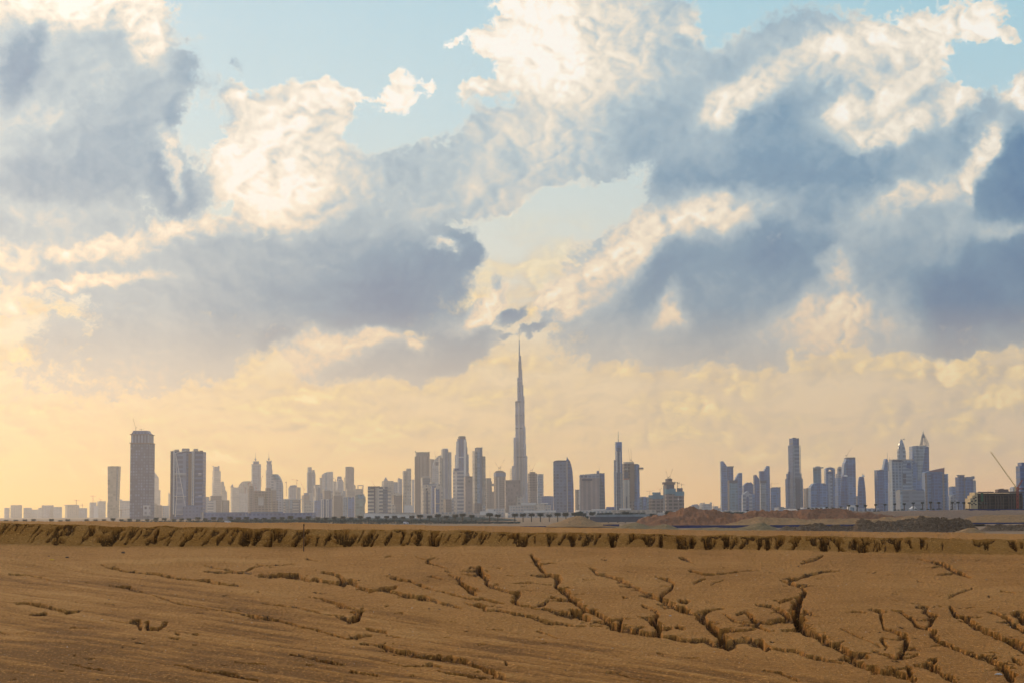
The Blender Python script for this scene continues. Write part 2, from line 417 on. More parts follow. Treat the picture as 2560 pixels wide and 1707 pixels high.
carve(courses(((0, FA), (850, FB), (1700, FC))), 1.3, .8, 1.5, True)
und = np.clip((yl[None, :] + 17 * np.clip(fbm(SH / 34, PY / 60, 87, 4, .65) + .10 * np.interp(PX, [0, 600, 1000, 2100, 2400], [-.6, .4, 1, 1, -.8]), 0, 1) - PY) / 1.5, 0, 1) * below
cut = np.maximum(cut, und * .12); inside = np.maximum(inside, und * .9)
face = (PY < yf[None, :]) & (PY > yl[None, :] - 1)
damp_shade = sstep((inside * (1 + 1.2 * np.where(face, fbm(SH / 5, PY / 14, 67, 4, .65), fbm(PX / 18, PY / 2.4, 63, 4, .65))) - .2) / .16)  # dark mask over cuts and under the lip, for painted shade and moist soil
lam = fbm(PX / 16, PY / 1.9, 65, 4, .6)
W = V
wx, wy = W[..., 0], W[..., 1]
grain = fbm(PX / 4.5, PY / 1.6, 57, 3, .6)
near = np.clip((DD - 20) / 20, .25, 1)
rel = .07 * fbm(wx / 4, wy / 7, 21, 3) + .16 * fbm(wx / 13, wy / 16, 25, 2) + .012 * grain * DD / 60 + .006 * fbm(wx / .35, wy / .9, 23, 3)
# wind and wheel streaks over the smooth apron
su, sv = (PX * math.cos(.14) + PY * math.sin(.14)), (-PX * math.sin(.14) + PY * math.cos(.14))
apron = sstep((PY - (1395 + .155 * (PX - 300))) / 60) * (PY > yf)
streak = fbm(su / 210, sv / 7, 41, 4, .6)
rel += apron * streak * .03 + (1 - apron) * .01 * fbm(su / 60, sv / 5, 44, 3)
clod = np.clip(fbm(PX / 6, PY / 4, 51, 3) - .02, 0, 1)
edge = np.exp(-((inside - .35) / .3) ** 2)
rel += clod * (.004 + .06 * edge) * DD / 60 + -np.clip(inside * 2, 0, 1) * (.5 + fbm(PX / 22, PY / 2.2, 53, 4, .65)) * .09 - lam * .05 * (inside > .3) * DD / 60
V[..., 2] = Z0 + rel - cut * np.clip(1 + .9 * fbm(PX / 30, PY / 4, 61, 4, .6), .3, 1.6)
# behind the crest the bank runs down to the plain
back = []
for k, (D, z) in enumerate(((215, -.3), (235, -1.6), (255, -4), (275, -7), (300, -10), (330, -11.5))):
    b = V[-1].copy(); f = D / b[:, 1]
    b[:, 0] *= f; b[:, 1] = D
    b[:, 2] = V[-1][:, 2] + (z / -11.5) * (-.5 - V[-1][:, 2]) if k else V[-1][:, 2] - .3
    back.append(b)
V = np.concatenate([V, np.array(back)], 0)
def padrow(a): return np.concatenate([a, np.repeat(a[-1:], len(back), 0)], 0)

def sand_mat(name, cols, fine=14.0, bump=.5, streaky=True, dist=.03, mid=1.7, big=.22):
    m, N, b = new_mat(name)
    g = N.n('ShaderNodeNewGeometry').outputs['Position']
    n1 = N.noise(g, big, 6, .62); n2 = N.noise(g, fine, 4, .7); n3 = N.noise(g, mid, 5, .65)
    f = N.math('ADD', N.math('MULTIPLY', n1, .5), N.math('MULTIPLY', n3, .5))
    if streaky:
        at = N.n('ShaderNodeAttribute', attribute_name='streak').outputs['Fac']
        f = N.math('ADD', f, N.math('MULTIPLY', at, .35))
    f = N.math('ADD', f, N.math('MULTIPLY', N.math('SUBTRACT', n2, .5), .5))
    c = N.ramp(N.rng(f, .12, .78), [(0, [x * .8 for x in cols[0]]), (.16, cols[0]), (.5, cols[1]), (1, cols[2])])
    if streaky:      # moist subsoil laid open by the rain, plus painted shade in the recesses
        dp = N.n('ShaderNodeAttribute', attribute_name='damp_shade').outputs['Fac']
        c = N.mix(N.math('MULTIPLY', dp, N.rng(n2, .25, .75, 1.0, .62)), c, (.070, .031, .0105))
    # pale and dark grains
    gr = N.noise(g, fine * 1.9, 2, .5)
    c = N.mix(N.math('MULTIPLY', N.math('GREATER_THAN', gr, .64), .55), c, [min(1, x * 1.7) for x in cols[2]])
    c = N.mix(N.math('MULTIPLY', N.math('LESS_THAN', gr, .37), .55), c, [x * .45 for x in cols[0]])
    link(N, c, b.inputs['Base Color'])
    b.inputs['Roughness'].default_value = .95
    b.inputs['Specular IOR Level'].default_value = .12
    h = N.math('ADD', N.math('MULTIPLY', n2, .6), N.math('MULTIPLY', n3, 1.5))
    bp = N.n('ShaderNodeBump', {'Height': h, 'Strength': bump, 'Distance': dist})
    link(N, bp.outputs[0], b.inputs['Normal'])
    return m
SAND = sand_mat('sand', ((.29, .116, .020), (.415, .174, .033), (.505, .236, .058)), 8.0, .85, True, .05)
o = grid_mesh('sand_ground', V, SAND, {'damp_shade': padrow(damp_shade), 'streak': padrow(apron * (streak * 1.6 - 1.0 * sstep((1700 - PX) / 1700) * sstep((PY - 1480) / 200)) - .35 * sstep((PY - 1560) / 160) + .55 * fbm(PX / 180, PY / 26, 71, 4) + .9 * np.exp(-((PY - 1397 + .016 * (PX - 500) + 6 * vnoise(PX / 90, PY / 40, 91)) / 5) ** 2) * sstep((PX - 180) / 120) * sstep((800 - PX) / 160))})
tag(o, 'brown eroded sand ground cut by branching dry channels and a low bank', 'ground', kind='structure')

# the plain under and beyond it
PLAIN = sand_mat('plain_sand', ((.22, .13, .07), (.29, .18, .10), (.36, .24, .14)), .02, .2, False)
mb = MB(); mb.add([(-9000, -400, 0), (9000, -400, 0), (9000, 13400, 0), (-9000, 13400, 0)], [(0, 1, 2, 3)])
tag(mb.build('desert_plain', PLAIN), 'flat sandy plain stretching from the bank to the city', 'ground', kind='structure')

# ------------------------------------------------------------------ mounds of dumped earth
def mound(name, crest, base, D, depth, mat, rough=.6, seed=1, label=None, cat='mound', sharp=1.0, step=1.6, kind='structure', grp=None, facets=True):
    crest = np.array(crest, float); xs = np.arange(crest[0, 0], crest[-1, 0] + step, step)
    top = np.interp(xs, crest[:, 0], crest[:, 1])
    zt = pt(xs, top, np.full_like(xs, D))[:, 2]
    bx = np.interp(xs, [crest[0, 0], crest[-1, 0]], base)
    zb = pt(xs, bx, np.full_like(xs, D - depth * .5))[:, 2]
    zb = np.minimum(zb, zt) - .2
    S = np.linspace(-1, 1, 44 if facets else 90)
    V = np.zeros((len(S), len(xs), 3))
    for i, s in enumerate(S):
        h = np.clip(1 - abs(s) ** 1.15, 0, 1) if sharp == 1 else np.clip(1.25 * (1 - abs(s) ** sharp), 0, 1)
        Y = D + s * depth * .5
        p = pt(xs, top, np.full_like(xs, D))
        V[i, :, 0] = p[:, 0] * Y / D; V[i, :, 1] = Y
        V[i, :, 2] = zb + (zt - zb) * h
    n = fbm(V[..., 0] / 9, V[..., 1] / 14, seed, 5, .6) + (0 if facets else .8) * fbm(V[..., 0] / 2.2, V[..., 1] / 3, seed + 7, 4, .7) + .5 * np.abs(fbm(V[..., 0] / 5, V[..., 1] / 30, seed + 50, 3))
    amp = rough * np.clip((V[..., 2] - zb[None, :]) / 2.0, 0, 1)
    V[..., 2] += n * amp
    V[..., 2] = np.maximum(V[..., 2], -1)
    o = grid_mesh(name, V, mat, smooth=facets)
    return tag(o, label, cat, grp, kind)

def soil(name, c, k=.35):
    return sand_mat(name, ([x * (1 - k) for x in c], c, [min(1, x * (1 + k)) for x in c]), .35, 1.0, False, 1.2, .14, .03)
RED, OCHRE, OLIVE, MAUVE, DEBRIS = soil('reddish_soil', (.24, .10, .042)), soil('ochre_soil', (.34, .19, .075)), soil('olive_soil', (.25, .17, .075)), soil('mauve_soil', (.24, .155, .10)), sand_mat('debris_soil', ((.035, .019, .01), (.15, .085, .042), (.38, .26, .15)), 1.1, 1.0, False, 1.0, .5, .05)

mound('embankment', [(1980, 1283), (2060, 1280), (2120, 1278.5), (2200, 1279), (2330, 1276.5), (2420, 1275), (2560, 1275), (2900, 1272), (3300, 1271)], (1300, 1298), 1760, 520, MAUVE, 1.0, 3, 'smooth grey brown embankment carrying the tall palms', 'embankment', 4.0)
mound('earth_mound', [(1585, 1312), (1600, 1301), (1620, 1294), (1660, 1288.5), (1690, 1280), (1710, 1274), (1723, 1271.5), (1740, 1272), (1762, 1272.5), (1790, 1277), (1813, 1282.5), (1840, 1286), (1871, 1281), (1890, 1276.5), (1903, 1275.5), (1920, 1276.5), (1983, 1273.5), (2001, 1271.5), (2040, 1271), (2064, 1271.5), (2090, 1274), (2117, 1277.5), (2150, 1284), (2180, 1288), (2240, 1293), (2300, 1302)], (1313, 1305), 1480, 160, RED, 3.2, 5, 'long reddish mound of dumped earth with a humped ridge', 'mound', kind='thing')
mound('earth_mound', [(1810, 1311), (1840, 1304), (1870, 1297), (1900, 1292.5), (1940, 1293.5), (1990, 1297), (2050, 1299), (2120, 1298), (2200, 1296), (2260, 1291), (2300, 1289), (2350, 1293), (2420, 1302), (2460, 1308)], (1313, 1311), 1360, 90, OCHRE, 1.6, 7, 'pale ochre earth mound lying along the foot of the reddish mound', 'mound', kind='thing')
mound('earth_mound', [(2380, 1309), (2410, 1296), (2440, 1289), (2500, 1287), (2560, 1285), (2700, 1283), (2860, 1292)], (1309, 1306), 1330, 80, OCHRE, .7, 9, 'sloping ochre earth mound behind the far end of the debris heap', 'mound', kind='thing')
mound('earth_mound', [(1365, 1314), (1385, 1307), (1400, 1303), (1412, 1298), (1425, 1292), (1440, 1288.6), (1452, 1288.5), (1465, 1292), (1478, 1299), (1490, 1304), (1520, 1307), (1545, 1312)], (1315, 1315), 1450, 80, OCHRE, .8, 11, 'peaked pale sand mound near the tallest tower', 'mound', kind='thing')
mound('earth_mound', [(1500, 1322), (1530, 1319), (1560, 1311), (1576, 1306.5), (1590, 1305), (1604, 1308), (1625, 1314), (1645, 1311.5), (1665, 1309.5), (1680, 1314), (1695, 1320), (1705, 1323)], (1322.5, 1324), 1010, 40, OLIVE, .5, 13, 'low olive brown earth mound with two humps', 'mound', kind='thing')
mound('earth_mound', [(1690, 1324), (1740, 1319), (1790, 1317.5), (1840, 1319), (1870, 1313), (1885, 1308), (1895, 1304.8), (1906, 1305), (1920, 1310), (1940, 1317), (1960, 1325)], (1325, 1326), 960, 40, OLIVE, .4, 15, 'dark cone shaped earth mound in front of the navy hoarding', 'mound', kind='thing')
mound('rubble_heap', [(1930, 1327), (1960, 1316), (2000, 1314), (2050, 1313), (2100, 1315), (2150, 1318), (2200, 1326)], (1327, 1328), 930, 26, DEBRIS, 1.3, 17, 'low strip of loose stony rubble beside the dark cone mound', 'rubble heap', kind='thing', facets=False)
mound('debris_heap', [(2128, 1327), (2142, 1312), (2160, 1304), (2200, 1306), (2240, 1305), (2270, 1299), (2290, 1298), (2330, 1299), (2370, 1296), (2398, 1294.5), (2410, 1296), (2425, 1305), (2440, 1318), (2450, 1328)], (1328, 1330), 900, 40, DEBRIS, 2.2, 19, 'large dark heap of stony demolition debris', 'debris heap', kind='thing', facets=False)
mound('earth_mound', [(2380, 1331), (2400, 1325), (2420, 1319), (2436, 1318), (2450, 1325), (2470, 1331)], (1331, 1332), 840, 20, OCHRE, .4, 21, 'small pale sand mound at the toe of the debris heap', 'mound', kind='thing')
mound('rubble_heap', [(2440, 1328), (2470, 1316), (2520, 1315), (2580, 1312), (2700, 1313), (2800, 1326)], (1327, 1326), 1000, 34, DEBRIS, 1.2, 23, 'rubble strip running out past the large debris heap', 'rubble heap', kind='thing', facets=False)

# navy hoarding sheets between the mounds
STEEL = plain('steel_post', (.1, .1, .12))
NAVY = plain('navy_sheet', (.02, .03, .12), .6, .3, .1)
def hoarding(x0, x1, y0, y1, D, label, h=None):
    mb = MB(); a, b = pt(x0, y0, D), pt(x1, y1, D)
    zb0 = min(a[2], b[2]); hh = h or 2.0
    r = empty('hoarding', (a[0], D, 0), label, 'hoarding', 'navy hoardings round the building site')
    mb.add([(0, 0, a[2] - hh), (b[0] - a[0], 0, b[2] - hh), (b[0] - a[0], 0, b[2]), (0, 0, a[2]),
            (0, .3, a[2] - hh), (b[0] - a[0], .3, b[2] - hh), (b[0] - a[0], .3, b[2]), (0, .3, a[2])],
           [(0, 1, 2, 3), (5, 4, 7, 6), (3, 2, 6, 7), (4, 5, 1, 0), (1, 5, 6, 2), (4, 0, 3, 7)])
    mb.build('sheet', NAVY, r)
    n = max(3, int((b[0] - a[0]) / 25))
    for i in range(n + 1):
        pb = MB(); x = (b[0] - a[0]) * i / n; z = a[2] + (b[2] - a[2]) * i / n
        pb.box(x - .12, x + .12, -.18, -.01, -.4, z + .2)
        pb.build('post', STEEL, r)
hoarding(1185, 1500, 1314.5, 1313.5, 1480, 'long low navy hoarding beside the peaked pale sand mound', 1.0)
hoarding(1508, 1548, 1310, 1309.5, 1420, 'short navy hoarding behind the two humped olive mound', 2.0)
hoarding(1680, 1900, 1312.3, 1311.7, 1180, 'navy hoarding along the front of the reddish mound', 1.6)
hoarding(1925, 2150, 1311.5, 1309.5, 1190, 'navy hoarding between the cone mound and the debris heap', 1.7)
hoarding(2425, 2620, 1305.5, 1304.5, 1240, 'thin navy hoarding beyond the debris heap', .9)
hoarding(2420, 2640, 1271, 1271, 1600, 'navy hoarding along the foot of the concrete building shell', 1.5)

# ------------------------------------------------------------------ sky: clear air, then cloud masses by direction
world = bpy.data.worlds.new('World'); scene.world = world; world.use_nodes = True
world.node_tree.nodes.clear()
N = NT(world.node_tree)
wout = N.n('ShaderNodeOutputWorld')
D0 = N.n('ShaderNodeTexCoord').outputs['Generated']
sx = N.n('ShaderNodeSeparateXYZ', {0: D0})
AZ = N.math('ARCTAN2', sx.outputs[0], sx.outputs[1])            # radians from straight ahead
EL = N.math('ARCSINE', sx.outputs[2])
DEG = 180 / math.pi
azd, eld = N.math('MULTIPLY', AZ, DEG), N.math('MULTIPLY', EL, DEG)

def dir_of(vx, vy):
    """azimuth and elevation, degrees, of a spot on the 2352 wide view of the photograph"""
    p = pt(vx * 1.08844, vy * 1.08844, 1000.0) - cam_pos
    return math.degrees(math.atan2(p[0], p[1])), math.degrees(math.asin(p[2] / np.linalg.norm(p)))
DPP = math.degrees(1.08844 / FPX)           # degrees per view unit
P = N.n('ShaderNodeCombineXYZ', {0: azd, 1: eld, 2: 0.0}).outputs[0]
# turbulence bends the outlines
def wob(v, sc, det, amp, seed):
    q = N.vec('ADD', v, (seed, seed * .37, seed * .11))
    c = N.noise(q, sc, det, .55, out=1)
    c = N.vec('SUBTRACT', c, (.5, .5, .5))
    return N.scale(c, amp)
WARP = N.vec('ADD', wob(P, .42, 2, 1.6, 3.1), N.vec('ADD', wob(P, 2.0, 4, .62, 7.7), wob(P, 6.5, 3, .22, 1.9)))
PW = N.vec('ADD', P, WARP)

# each mass: centre x, y, half sizes, tilt (anticlockwise), softness, tone, cover, strength
M = [
 # top left mass
 (120,240,360,340,0,.55,.47,1,1),(60,520,330,70,0,.7,.45,1,1),(140,10,260,60,-4,.6,.93,1,1),(350,95,52,95,12,.6,.93,1,.95),(415,235,80,95,-35,.8,.20,.9,.9),
 (45,95,70,70,0,.8,.5,1,.8),(62,118,34,95,-22,.7,.06,1,.95),(20,170,40,90,0,.8,.30,1,.7),(170,95,120,55,0,.9,.42,1,.8),(105,265,90,40,10,.9,.62,1,.8),(250,190,120,70,20,.9,.52,1,.8),(330,260,110,80,30,.9,.30,1,.8),
 (250,340,240,75,18,.9,.33,1,.85),(160,420,230,48,4,.8,.22,1,.9),(420,430,78,62,-20,.6,.14,1,.95),(400,340,46,36,0,.8,.6,.75,.8),(70,470,170,28,-4,.9,.55,1,.6),
 (395,380,18,70,15,.8,.82,1,.7),
 # bright towering mass
 (650,360,185,165,25,.45,.86,1,1),(560,240,60,42,10,.8,.84,.75,.85),(760,250,75,60,25,.5,.98,1,1),(745,320,80,80,30,.9,.66,1,.85),(500,330,30,70,40,.8,.97,1,.8),(640,300,110,22,38,.9,.97,1,.9),
 (620,440,120,75,-20,.7,1,1,1),(700,470,40,50,-30,.8,1,1,.8),(820,460,90,80,0,.9,.55,1,.8),(440,540,120,44,12,.7,.90,1,1),(350,560,160,34,8,.8,.92,1,1),(240,566,110,20,4,.7,1,1,1),(60,580,130,46,0,.8,.86,1,.95),
 (910,205,88,62,20,.8,.97,.80,1),(985,215,40,40,0,.9,.95,.62,1),(1040,120,60,14,30,.9,.95,.6,.9),
 (560,150,26,22,-40,.9,.30,.66,.9),(520,215,46,16,10,.9,.4,.6,.8),(500,275,56,26,25,.9,.3,.62,.8),
 # tall white centre mass and its grey flank
 (1420,170,200,260,10,.5,.68,1,1),(1250,110,130,175,14,.45,1,1,1),(1130,105,60,60,0,.7,.97,.85,1),(1180,25,50,40,0,.7,.97,.8,1),(1120,225,70,34,25,.7,.93,.95,1),(1400,150,70,140,0,.9,.70,1,.7),(1500,190,90,40,-25,.9,.70,1,.7),
 (1590,85,18,60,10,.7,.93,.85,.9),(1560,20,60,60,0,.9,.45,.95,.8),
 (1180,365,360,120,16,.55,.55,1,1),(920,445,230,100,8,.7,.54,1,1),(1330,300,170,70,10,.9,.66,1,.8),(870,500,180,50,0,.9,.48,1,.8),(1000,400,110,55,20,.9,.41,1,.8),
 (1120,450,160,36,14,.9,.5,1,.6),
 # right hand grey blue masses
 (1740,350,360,210,0,.55,.30,1,1),(1720,120,220,70,14,.8,.42,.95,1),(1880,60,140,70,0,.9,.42,.9,.8),(2000,330,280,170,0,.6,.30,1,1),(1640,420,170,90,-10,.6,.26,1,1),(1850,300,150,70,10,.9,.20,1,.8),(1560,320,130,60,0,.9,.45,1,.8),
 (1730,430,200,70,0,.9,.16,1,.8),(2080,85,215,62,14,.7,.90,1,1),(2120,150,60,60,-20,.8,.86,.95,.9),(2270,60,40,55,-20,.7,.92,.8,1),(2325,100,30,26,0,.7,.92,.75,1),(1900,110,50,24,10,.8,.92,.95,.9),(2020,160,110,30,0,.9,.56,1,.7),
 (1725,215,90,34,22,.8,.88,1,1),(1670,250,26,40,-10,.8,.88,1,.9),(2010,238,92,40,18,.6,.93,1,1),(1960,250,30,20,0,.8,.93,1,.8),(2200,235,46,50,0,.6,.92,.9,1),(2080,290,70,26,18,.6,.95,1,1),(2020,325,60,24,0,.7,.90,1,.9),(2110,350,90,50,0,.9,.36,1,.8),
 (2180,330,80,70,0,.9,.42,.95,.7),(2320,400,130,190,-8,.5,.07,1,1),(2255,335,26,70,-20,.6,.94,1,1),(2220,420,14,60,-10,.7,.9,1,.9),(2335,215,44,40,0,.6,.90,1,1),(2320,265,60,30,0,.8,.4,1,.8),
 (2130,420,110,70,20,.9,.40,1,.8),(1980,490,210,60,18,.9,.26,1,.8),(2010,502,175,36,22,.6,.90,1,1),(2110,465,90,30,10,.8,.82,1,.9),(1940,540,90,24,20,.8,.9,1,.8),
 # middle right mass with the lit shoulder
 (1620,640,370,200,8,.4,.34,1,1),(2090,640,300,170,0,.5,.38,1,1),(1600,505,140,52,4,.5,.93,1,1),(1400,590,150,62,36,.5,.86,1,1),(1300,690,50,60,30,.6,.88,1,1),(1460,610,110,50,34,.9,.60,1,.8),(1380,680,80,60,36,.9,.52,1,.7),
 (1700,600,220,70,20,.9,.16,1,.85),(1800,640,110,90,10,.8,.10,1,.9),(1520,640,130,60,36,.9,.13,1,.9),(1620,720,220,60,16,.9,.28,1,.8),(1528,728,32,46,-28,.7,.84,1,1),(1420,790,200,60,0,.8,.42,1,.8),(1640,790,240,60,0,.8,.38,1,.8),
 (1790,760,110,44,12,.9,.60,1,.8),(1930,735,75,60,10,.8,.86,1,.95),(1910,620,40,50,-30,.8,.76,1,.85),(2060,560,140,60,10,.9,.36,1,.8),(2080,640,150,80,0,.9,.35,1,.7),(2330,600,80,80,0,.8,.22,1,.9),(2240,690,140,90,14,.5,.02,1,1),(2310,650,110,130,0,.6,.05,1,1),(2250,780,170,34,0,.8,.2,1,.9),
 (2080,760,80,60,0,.9,.58,1,.7),(2310,530,80,30,10,.9,.7,1,.8),
 # long dark mass on the other side
 (720,640,390,125,0,.45,.30,1,1),(560,600,260,44,4,.8,.36,1,.9),(880,690,160,92,0,.7,.05,1,1),(1030,600,84,66,20,.6,.10,1,1),(960,560,130,30,0,.9,.3,1,.7),(640,690,170,60,0,.9,.27,1,.7),(1015,582,36,18,0,.9,.75,.35,.8),
 (280,640,240,80,0,.9,.46,1,.9),(190,648,190,18,4,.7,.84,1,.95),(120,612,180,18,3,.8,.5,1,.8),(20,690,40,26,-20,.7,.85,1,.9),(300,770,340,100,8,.8,.42,.95,1),(480,800,190,70,14,.8,.30,.95,.9),(230,880,320,75,8,.9,.56,.8,.9),
 (640,780,70,36,10,.7,.18,1,.9),
 # lower middle, lit rims and dark bellies
 (800,810,140,60,6,.5,.83,1,1),(920,840,200,48,6,.6,.28,1,1),(1070,775,95,72,18,.5,.24,1,1),(960,795,26,26,0,.8,.84,1,.8),(1120,700,85,34,32,.6,.90,1,1),(1190,708,44,22,20,.6,.12,1,1),(1165,755,16,10,0,.7,.2,.9,1),(1232,742,46,13,18,.7,.18,1,1),(1150,630,20,20,-40,.8,.25,.75,1),(1110,590,12,36,-10,.8,.2,.8,.8),
 # clear gaps
 (462,318,46,60,-20,.9,.6,.12,.95),(455,250,40,50,0,.9,.6,.1,.8),(1650,60,60,60,0,.9,.6,.2,.8),(1640,270,30,30,0,.9,.7,.3,.6),(860,310,70,40,10,.8,.6,0,.9),(2230,170,90,40,0,.9,.6,.05,.8),(1240,640,60,30,36,.8,.6,.1,.8),(1370,470,110,36,14,.9,.6,0,.9),
 (1300,480,150,46,14,.9,.6,0,.95),(1180,560,60,60,0,.9,.6,0,.9),(1470,400,60,34,30,.9,.6,.25,.8),(1130,620,40,40,40,.9,.6,.1,.5),
]
acc = (0.5, 0.0, 0.0, 1.0)
cur = None
for (cx, cy, rx, ry, rot, soft, tone, cov, stg) in M:
    if tone > .8 and cov == 1 and cx > 1500 and soft < .9: soft, rx, ry, tone = 1.0, rx * 1.25, ry * 1.3, min(tone, .9)
    a, e = dir_of(cx, cy)
    # (the centre hangs on the layer before, so that the layers are worked out one after another)
    ctr = (a, e, 0) if cur is None else N.n('ShaderNodeVectorMath', {0: cur, 1: (1e-7, 1e-7, 0), 2: (a, e, 0)}, operation='MULTIPLY_ADD').outputs[0]
    mp = N.n('ShaderNodeMapping', {0: PW, 1: ctr, 2: (0, 0, R(rot)), 3: (rx * DPP * 1.12, ry * DPP * 1.12, 1)}, vector_type='TEXTURE')
    ln = N.vec('LENGTH', mp.outputs[0], out=1)
    w = N.rng(ln, 1.06 + .4 * soft, .9 - soft, 0.0, stg, 'SMOOTHSTEP')
    cur = N.mix(w, acc if cur is None else cur, (tone, cov, 0))
sc = N.n('ShaderNodeSeparateColor', {0: cur})
TONE, COVER = sc.outputs[0], sc.outputs[1]

# billows: puffs with creases between, and their slope towards the sun for the lit sides
sa, se = dir_of(720, 420)
STR = N.vec('MULTIPLY', N.vec('ADD', P, N.scale(WARP, .3)), (.85, 1.1, 1))
TO = N.vec('NORMALIZE', N.vec('SUBTRACT', (sa, se, 0), P))
def billow(v):
    a = N.math('ABSOLUTE', N.math('SUBTRACT', N.noise(v, .75, 2, .5), .5))
    b = N.math('ABSOLUTE', N.math('SUBTRACT', N.noise(v, 2.3, 5, .62), .5))
    return N.math('ADD', N.math('MULTIPLY', a, 1.5), N.math('MULTIPLY', b, .34))
B1 = billow(STR)
B2 = billow(N.vec('ADD', STR, N.scale(TO, .15)))
EMB = N.math('SUBTRACT', B1, B2)
F1 = N.noise(N.vec('MULTIPLY', PW, (.75, 1.25, 1)), .55, 4, .5)
F2 = N.noise(N.vec('MULTIPLY', PW, (.75, 1.25, 1)), 2.5, 8, .66)
# thin low wisps over the horizon
WS = N.noise(N.vec('MULTIPLY', N.vec('ADD', P, N.scale(WARP, .6)), (.42, 1.7, 1)), .62, 7, .58)
wisp = N.math('MULTIPLY', N.rng(WS, .40, .60, 0, 1), N.math('MULTIPLY', N.rng(eld, .6, 2.6), N.rng(eld, 9.0, 5.5)))
cv = N.math('ADD', COVER, N.math('MULTIPLY', N.math('SUBTRACT', F1, .5), .7))
cv = N.math('ADD', cv, N.math('MULTIPLY', N.math('SUBTRACT', F2, .5), 1.0))
cv = N.math('ADD', cv, N.math('MULTIPLY', N.math('SUBTRACT', B1, .25), .35))
# lit edges are crisp, shaded edges dissolve
HARD = N.rng(TONE, .35, .8)
ALPHA = N.n('ShaderNodeMapRange', {0: cv, 1: N.rng(HARD, 0, 1, .27, .43), 2: N.rng(HARD, 0, 1, .76, .58), 3: 0.0, 4: 1.0}, interpolation_type='SMOOTHSTEP').outputs[0]
LIT = N.rng(TONE, .45, .9, .2, 1.0)
dt = N.math('ADD', N.math('MULTIPLY', EMB, 1.8), N.math('MULTIPLY', N.math('SUBTRACT', F2, .5), .52))
dt = N.math('ADD', N.math('MULTIPLY', dt, LIT), N.math('MULTIPLY', N.math('SUBTRACT', F1, .5), .45))
tn = N.math('ADD', TONE, dt)
# thin rims let the sun through
rim = N.math('MULTIPLY', N.rng(ALPHA, .9, .3), .22)
tn = N.math('ADD', tn, N.math('MULTIPLY', rim, N.rng(TONE, .2, .6)))
tnw = N.math('ADD', .5, N.math('ADD', N.math('MULTIPLY', EMB, 2.0), N.math('MULTIPLY', N.math('SUBTRACT', WS, .5), 2.2)))

SKYGAIN = 1.08
cool = N.ramp(tn, [(0, lin((46, 108, 152))), (.25, lin((102, 144, 172))), (.5, lin((170, 190, 198))), (.72, lin((232, 222, 204))), (.88, lin((252, 241, 222))), (1, lin((255, 249, 238)))])
warm = N.ramp(tn, [(0, lin((20, 92, 140))), (.25, lin((82, 126, 156))), (.5, lin((160, 172, 178))), (.72, lin((240, 206, 164))), (.88, lin((255, 226, 176))), (1, lin((255, 240, 210)))])
CLOUD = N.mix(N.rng(eld, 10.5, 3.5), cool, warm)
CLOUD = N.mix(N.rng(eld, 6.0, 3.6, 0, .5), CLOUD, lin((228, 198, 158)))
WISPC = N.mix(N.rng(azd, 13, -13), N.ramp(tnw, [(0, lin((126, 134, 142))), (.45, lin((206, 184, 152))), (.8, lin((255, 220, 150))), (1, (1.15, .86, .42))]), N.ramp(tnw, [(0, lin((150, 136, 122))), (.45, lin((230, 190, 128))), (.8, lin((255, 222, 142))), (1, (1.2, .90, .42))]))
# clear air ahead, by height, warmer on the sunny side
LEFTW = N.rng(azd, 13, -15)
gl = N.ramp(N.math('DIVIDE', N.math('ADD', eld, 2.0), 18.0, clamp=True), [(0, lin((255, 200, 96))), (.11, lin((255, 205, 106))), (.22, lin((255, 208, 128))), (.36, lin((238, 212, 162))), (.46, lin((226, 219, 198))), (.58, lin((212, 219, 210))), (.75, lin((200, 220, 222))), (.95, lin((186, 213, 223)))])
gr_ = N.ramp(N.math('DIVIDE', N.math('ADD', eld, 2.0), 18.0, clamp=True), [(0, lin((240, 182, 122))), (.11, lin((240, 187, 128))), (.22, lin((220, 188, 144))), (.36, lin((228, 202, 160))), (.46, lin((214, 208, 192))), (.58, lin((204, 215, 210))), (.75, lin((176, 208, 218))), (.95, lin((156, 203, 218)))])
AIR = N.mix(LEFTW, gr_, gl)
AIR = N.scale(AIR, N.rng(eld, 9.0, 1.0, 1.0, 1.2))
col = N.mix(wisp, AIR, WISPC)
col = N.mix(ALPHA, col, CLOUD)
sky = N.n('ShaderNodeTexSky', sky_type='NISHITA')
sky.sun_disc = False; sky.sun_elevation = SUN_EL; sky.sun_rotation = SUN_AZ
sky.air_density, sky.dust_density, sky.ozone_density = 1.0, 1.5, 1.0
bg1 = N.n('ShaderNodeBackground', {0: sky.outputs[0], 1: .14})
bg2 = N.n('ShaderNodeBackground', {0: col, 1: SKYGAIN})
# the clouded western half; overhead and behind, the open sky
west = N.math('MULTIPLY', N.rng(N.math('ABSOLUTE', azd), 62, 24, 0, 1, 'SMOOTHSTEP'), N.rng(eld, 48, 20, 0, 1, 'SMOOTHSTEP'))
mx = N.n('ShaderNodeMixShader', {0: N.math('MULTIPLY', west, .94), 1: bg1.outputs[0], 2: bg2.outputs[0]})
# broken cloud over the unseen rest of the sky, added as cool fill light
far_c = N.rng(N.noise(D0, 2.2, 4, .55), .38, .58, .15, .85)
bg3 = N.n('ShaderNodeBackground', {0: lin((188, 203, 228)) + (1.0,), 1: .9})
mx0 = N.n('ShaderNodeMixShader', {0: N.math('MULTIPLY', far_c, N.rng(sx.outputs[2], -.02, .06)), 1: bg1.outputs[0], 2: bg3.outputs[0]})
link(N, mx0.outputs[0], mx.inputs[1])
link(N, mx.outputs[0], wout.inputs[0])
world.cycles.sampling_method = 'MANUAL'; world.cycles.sample_map_resolution = 512

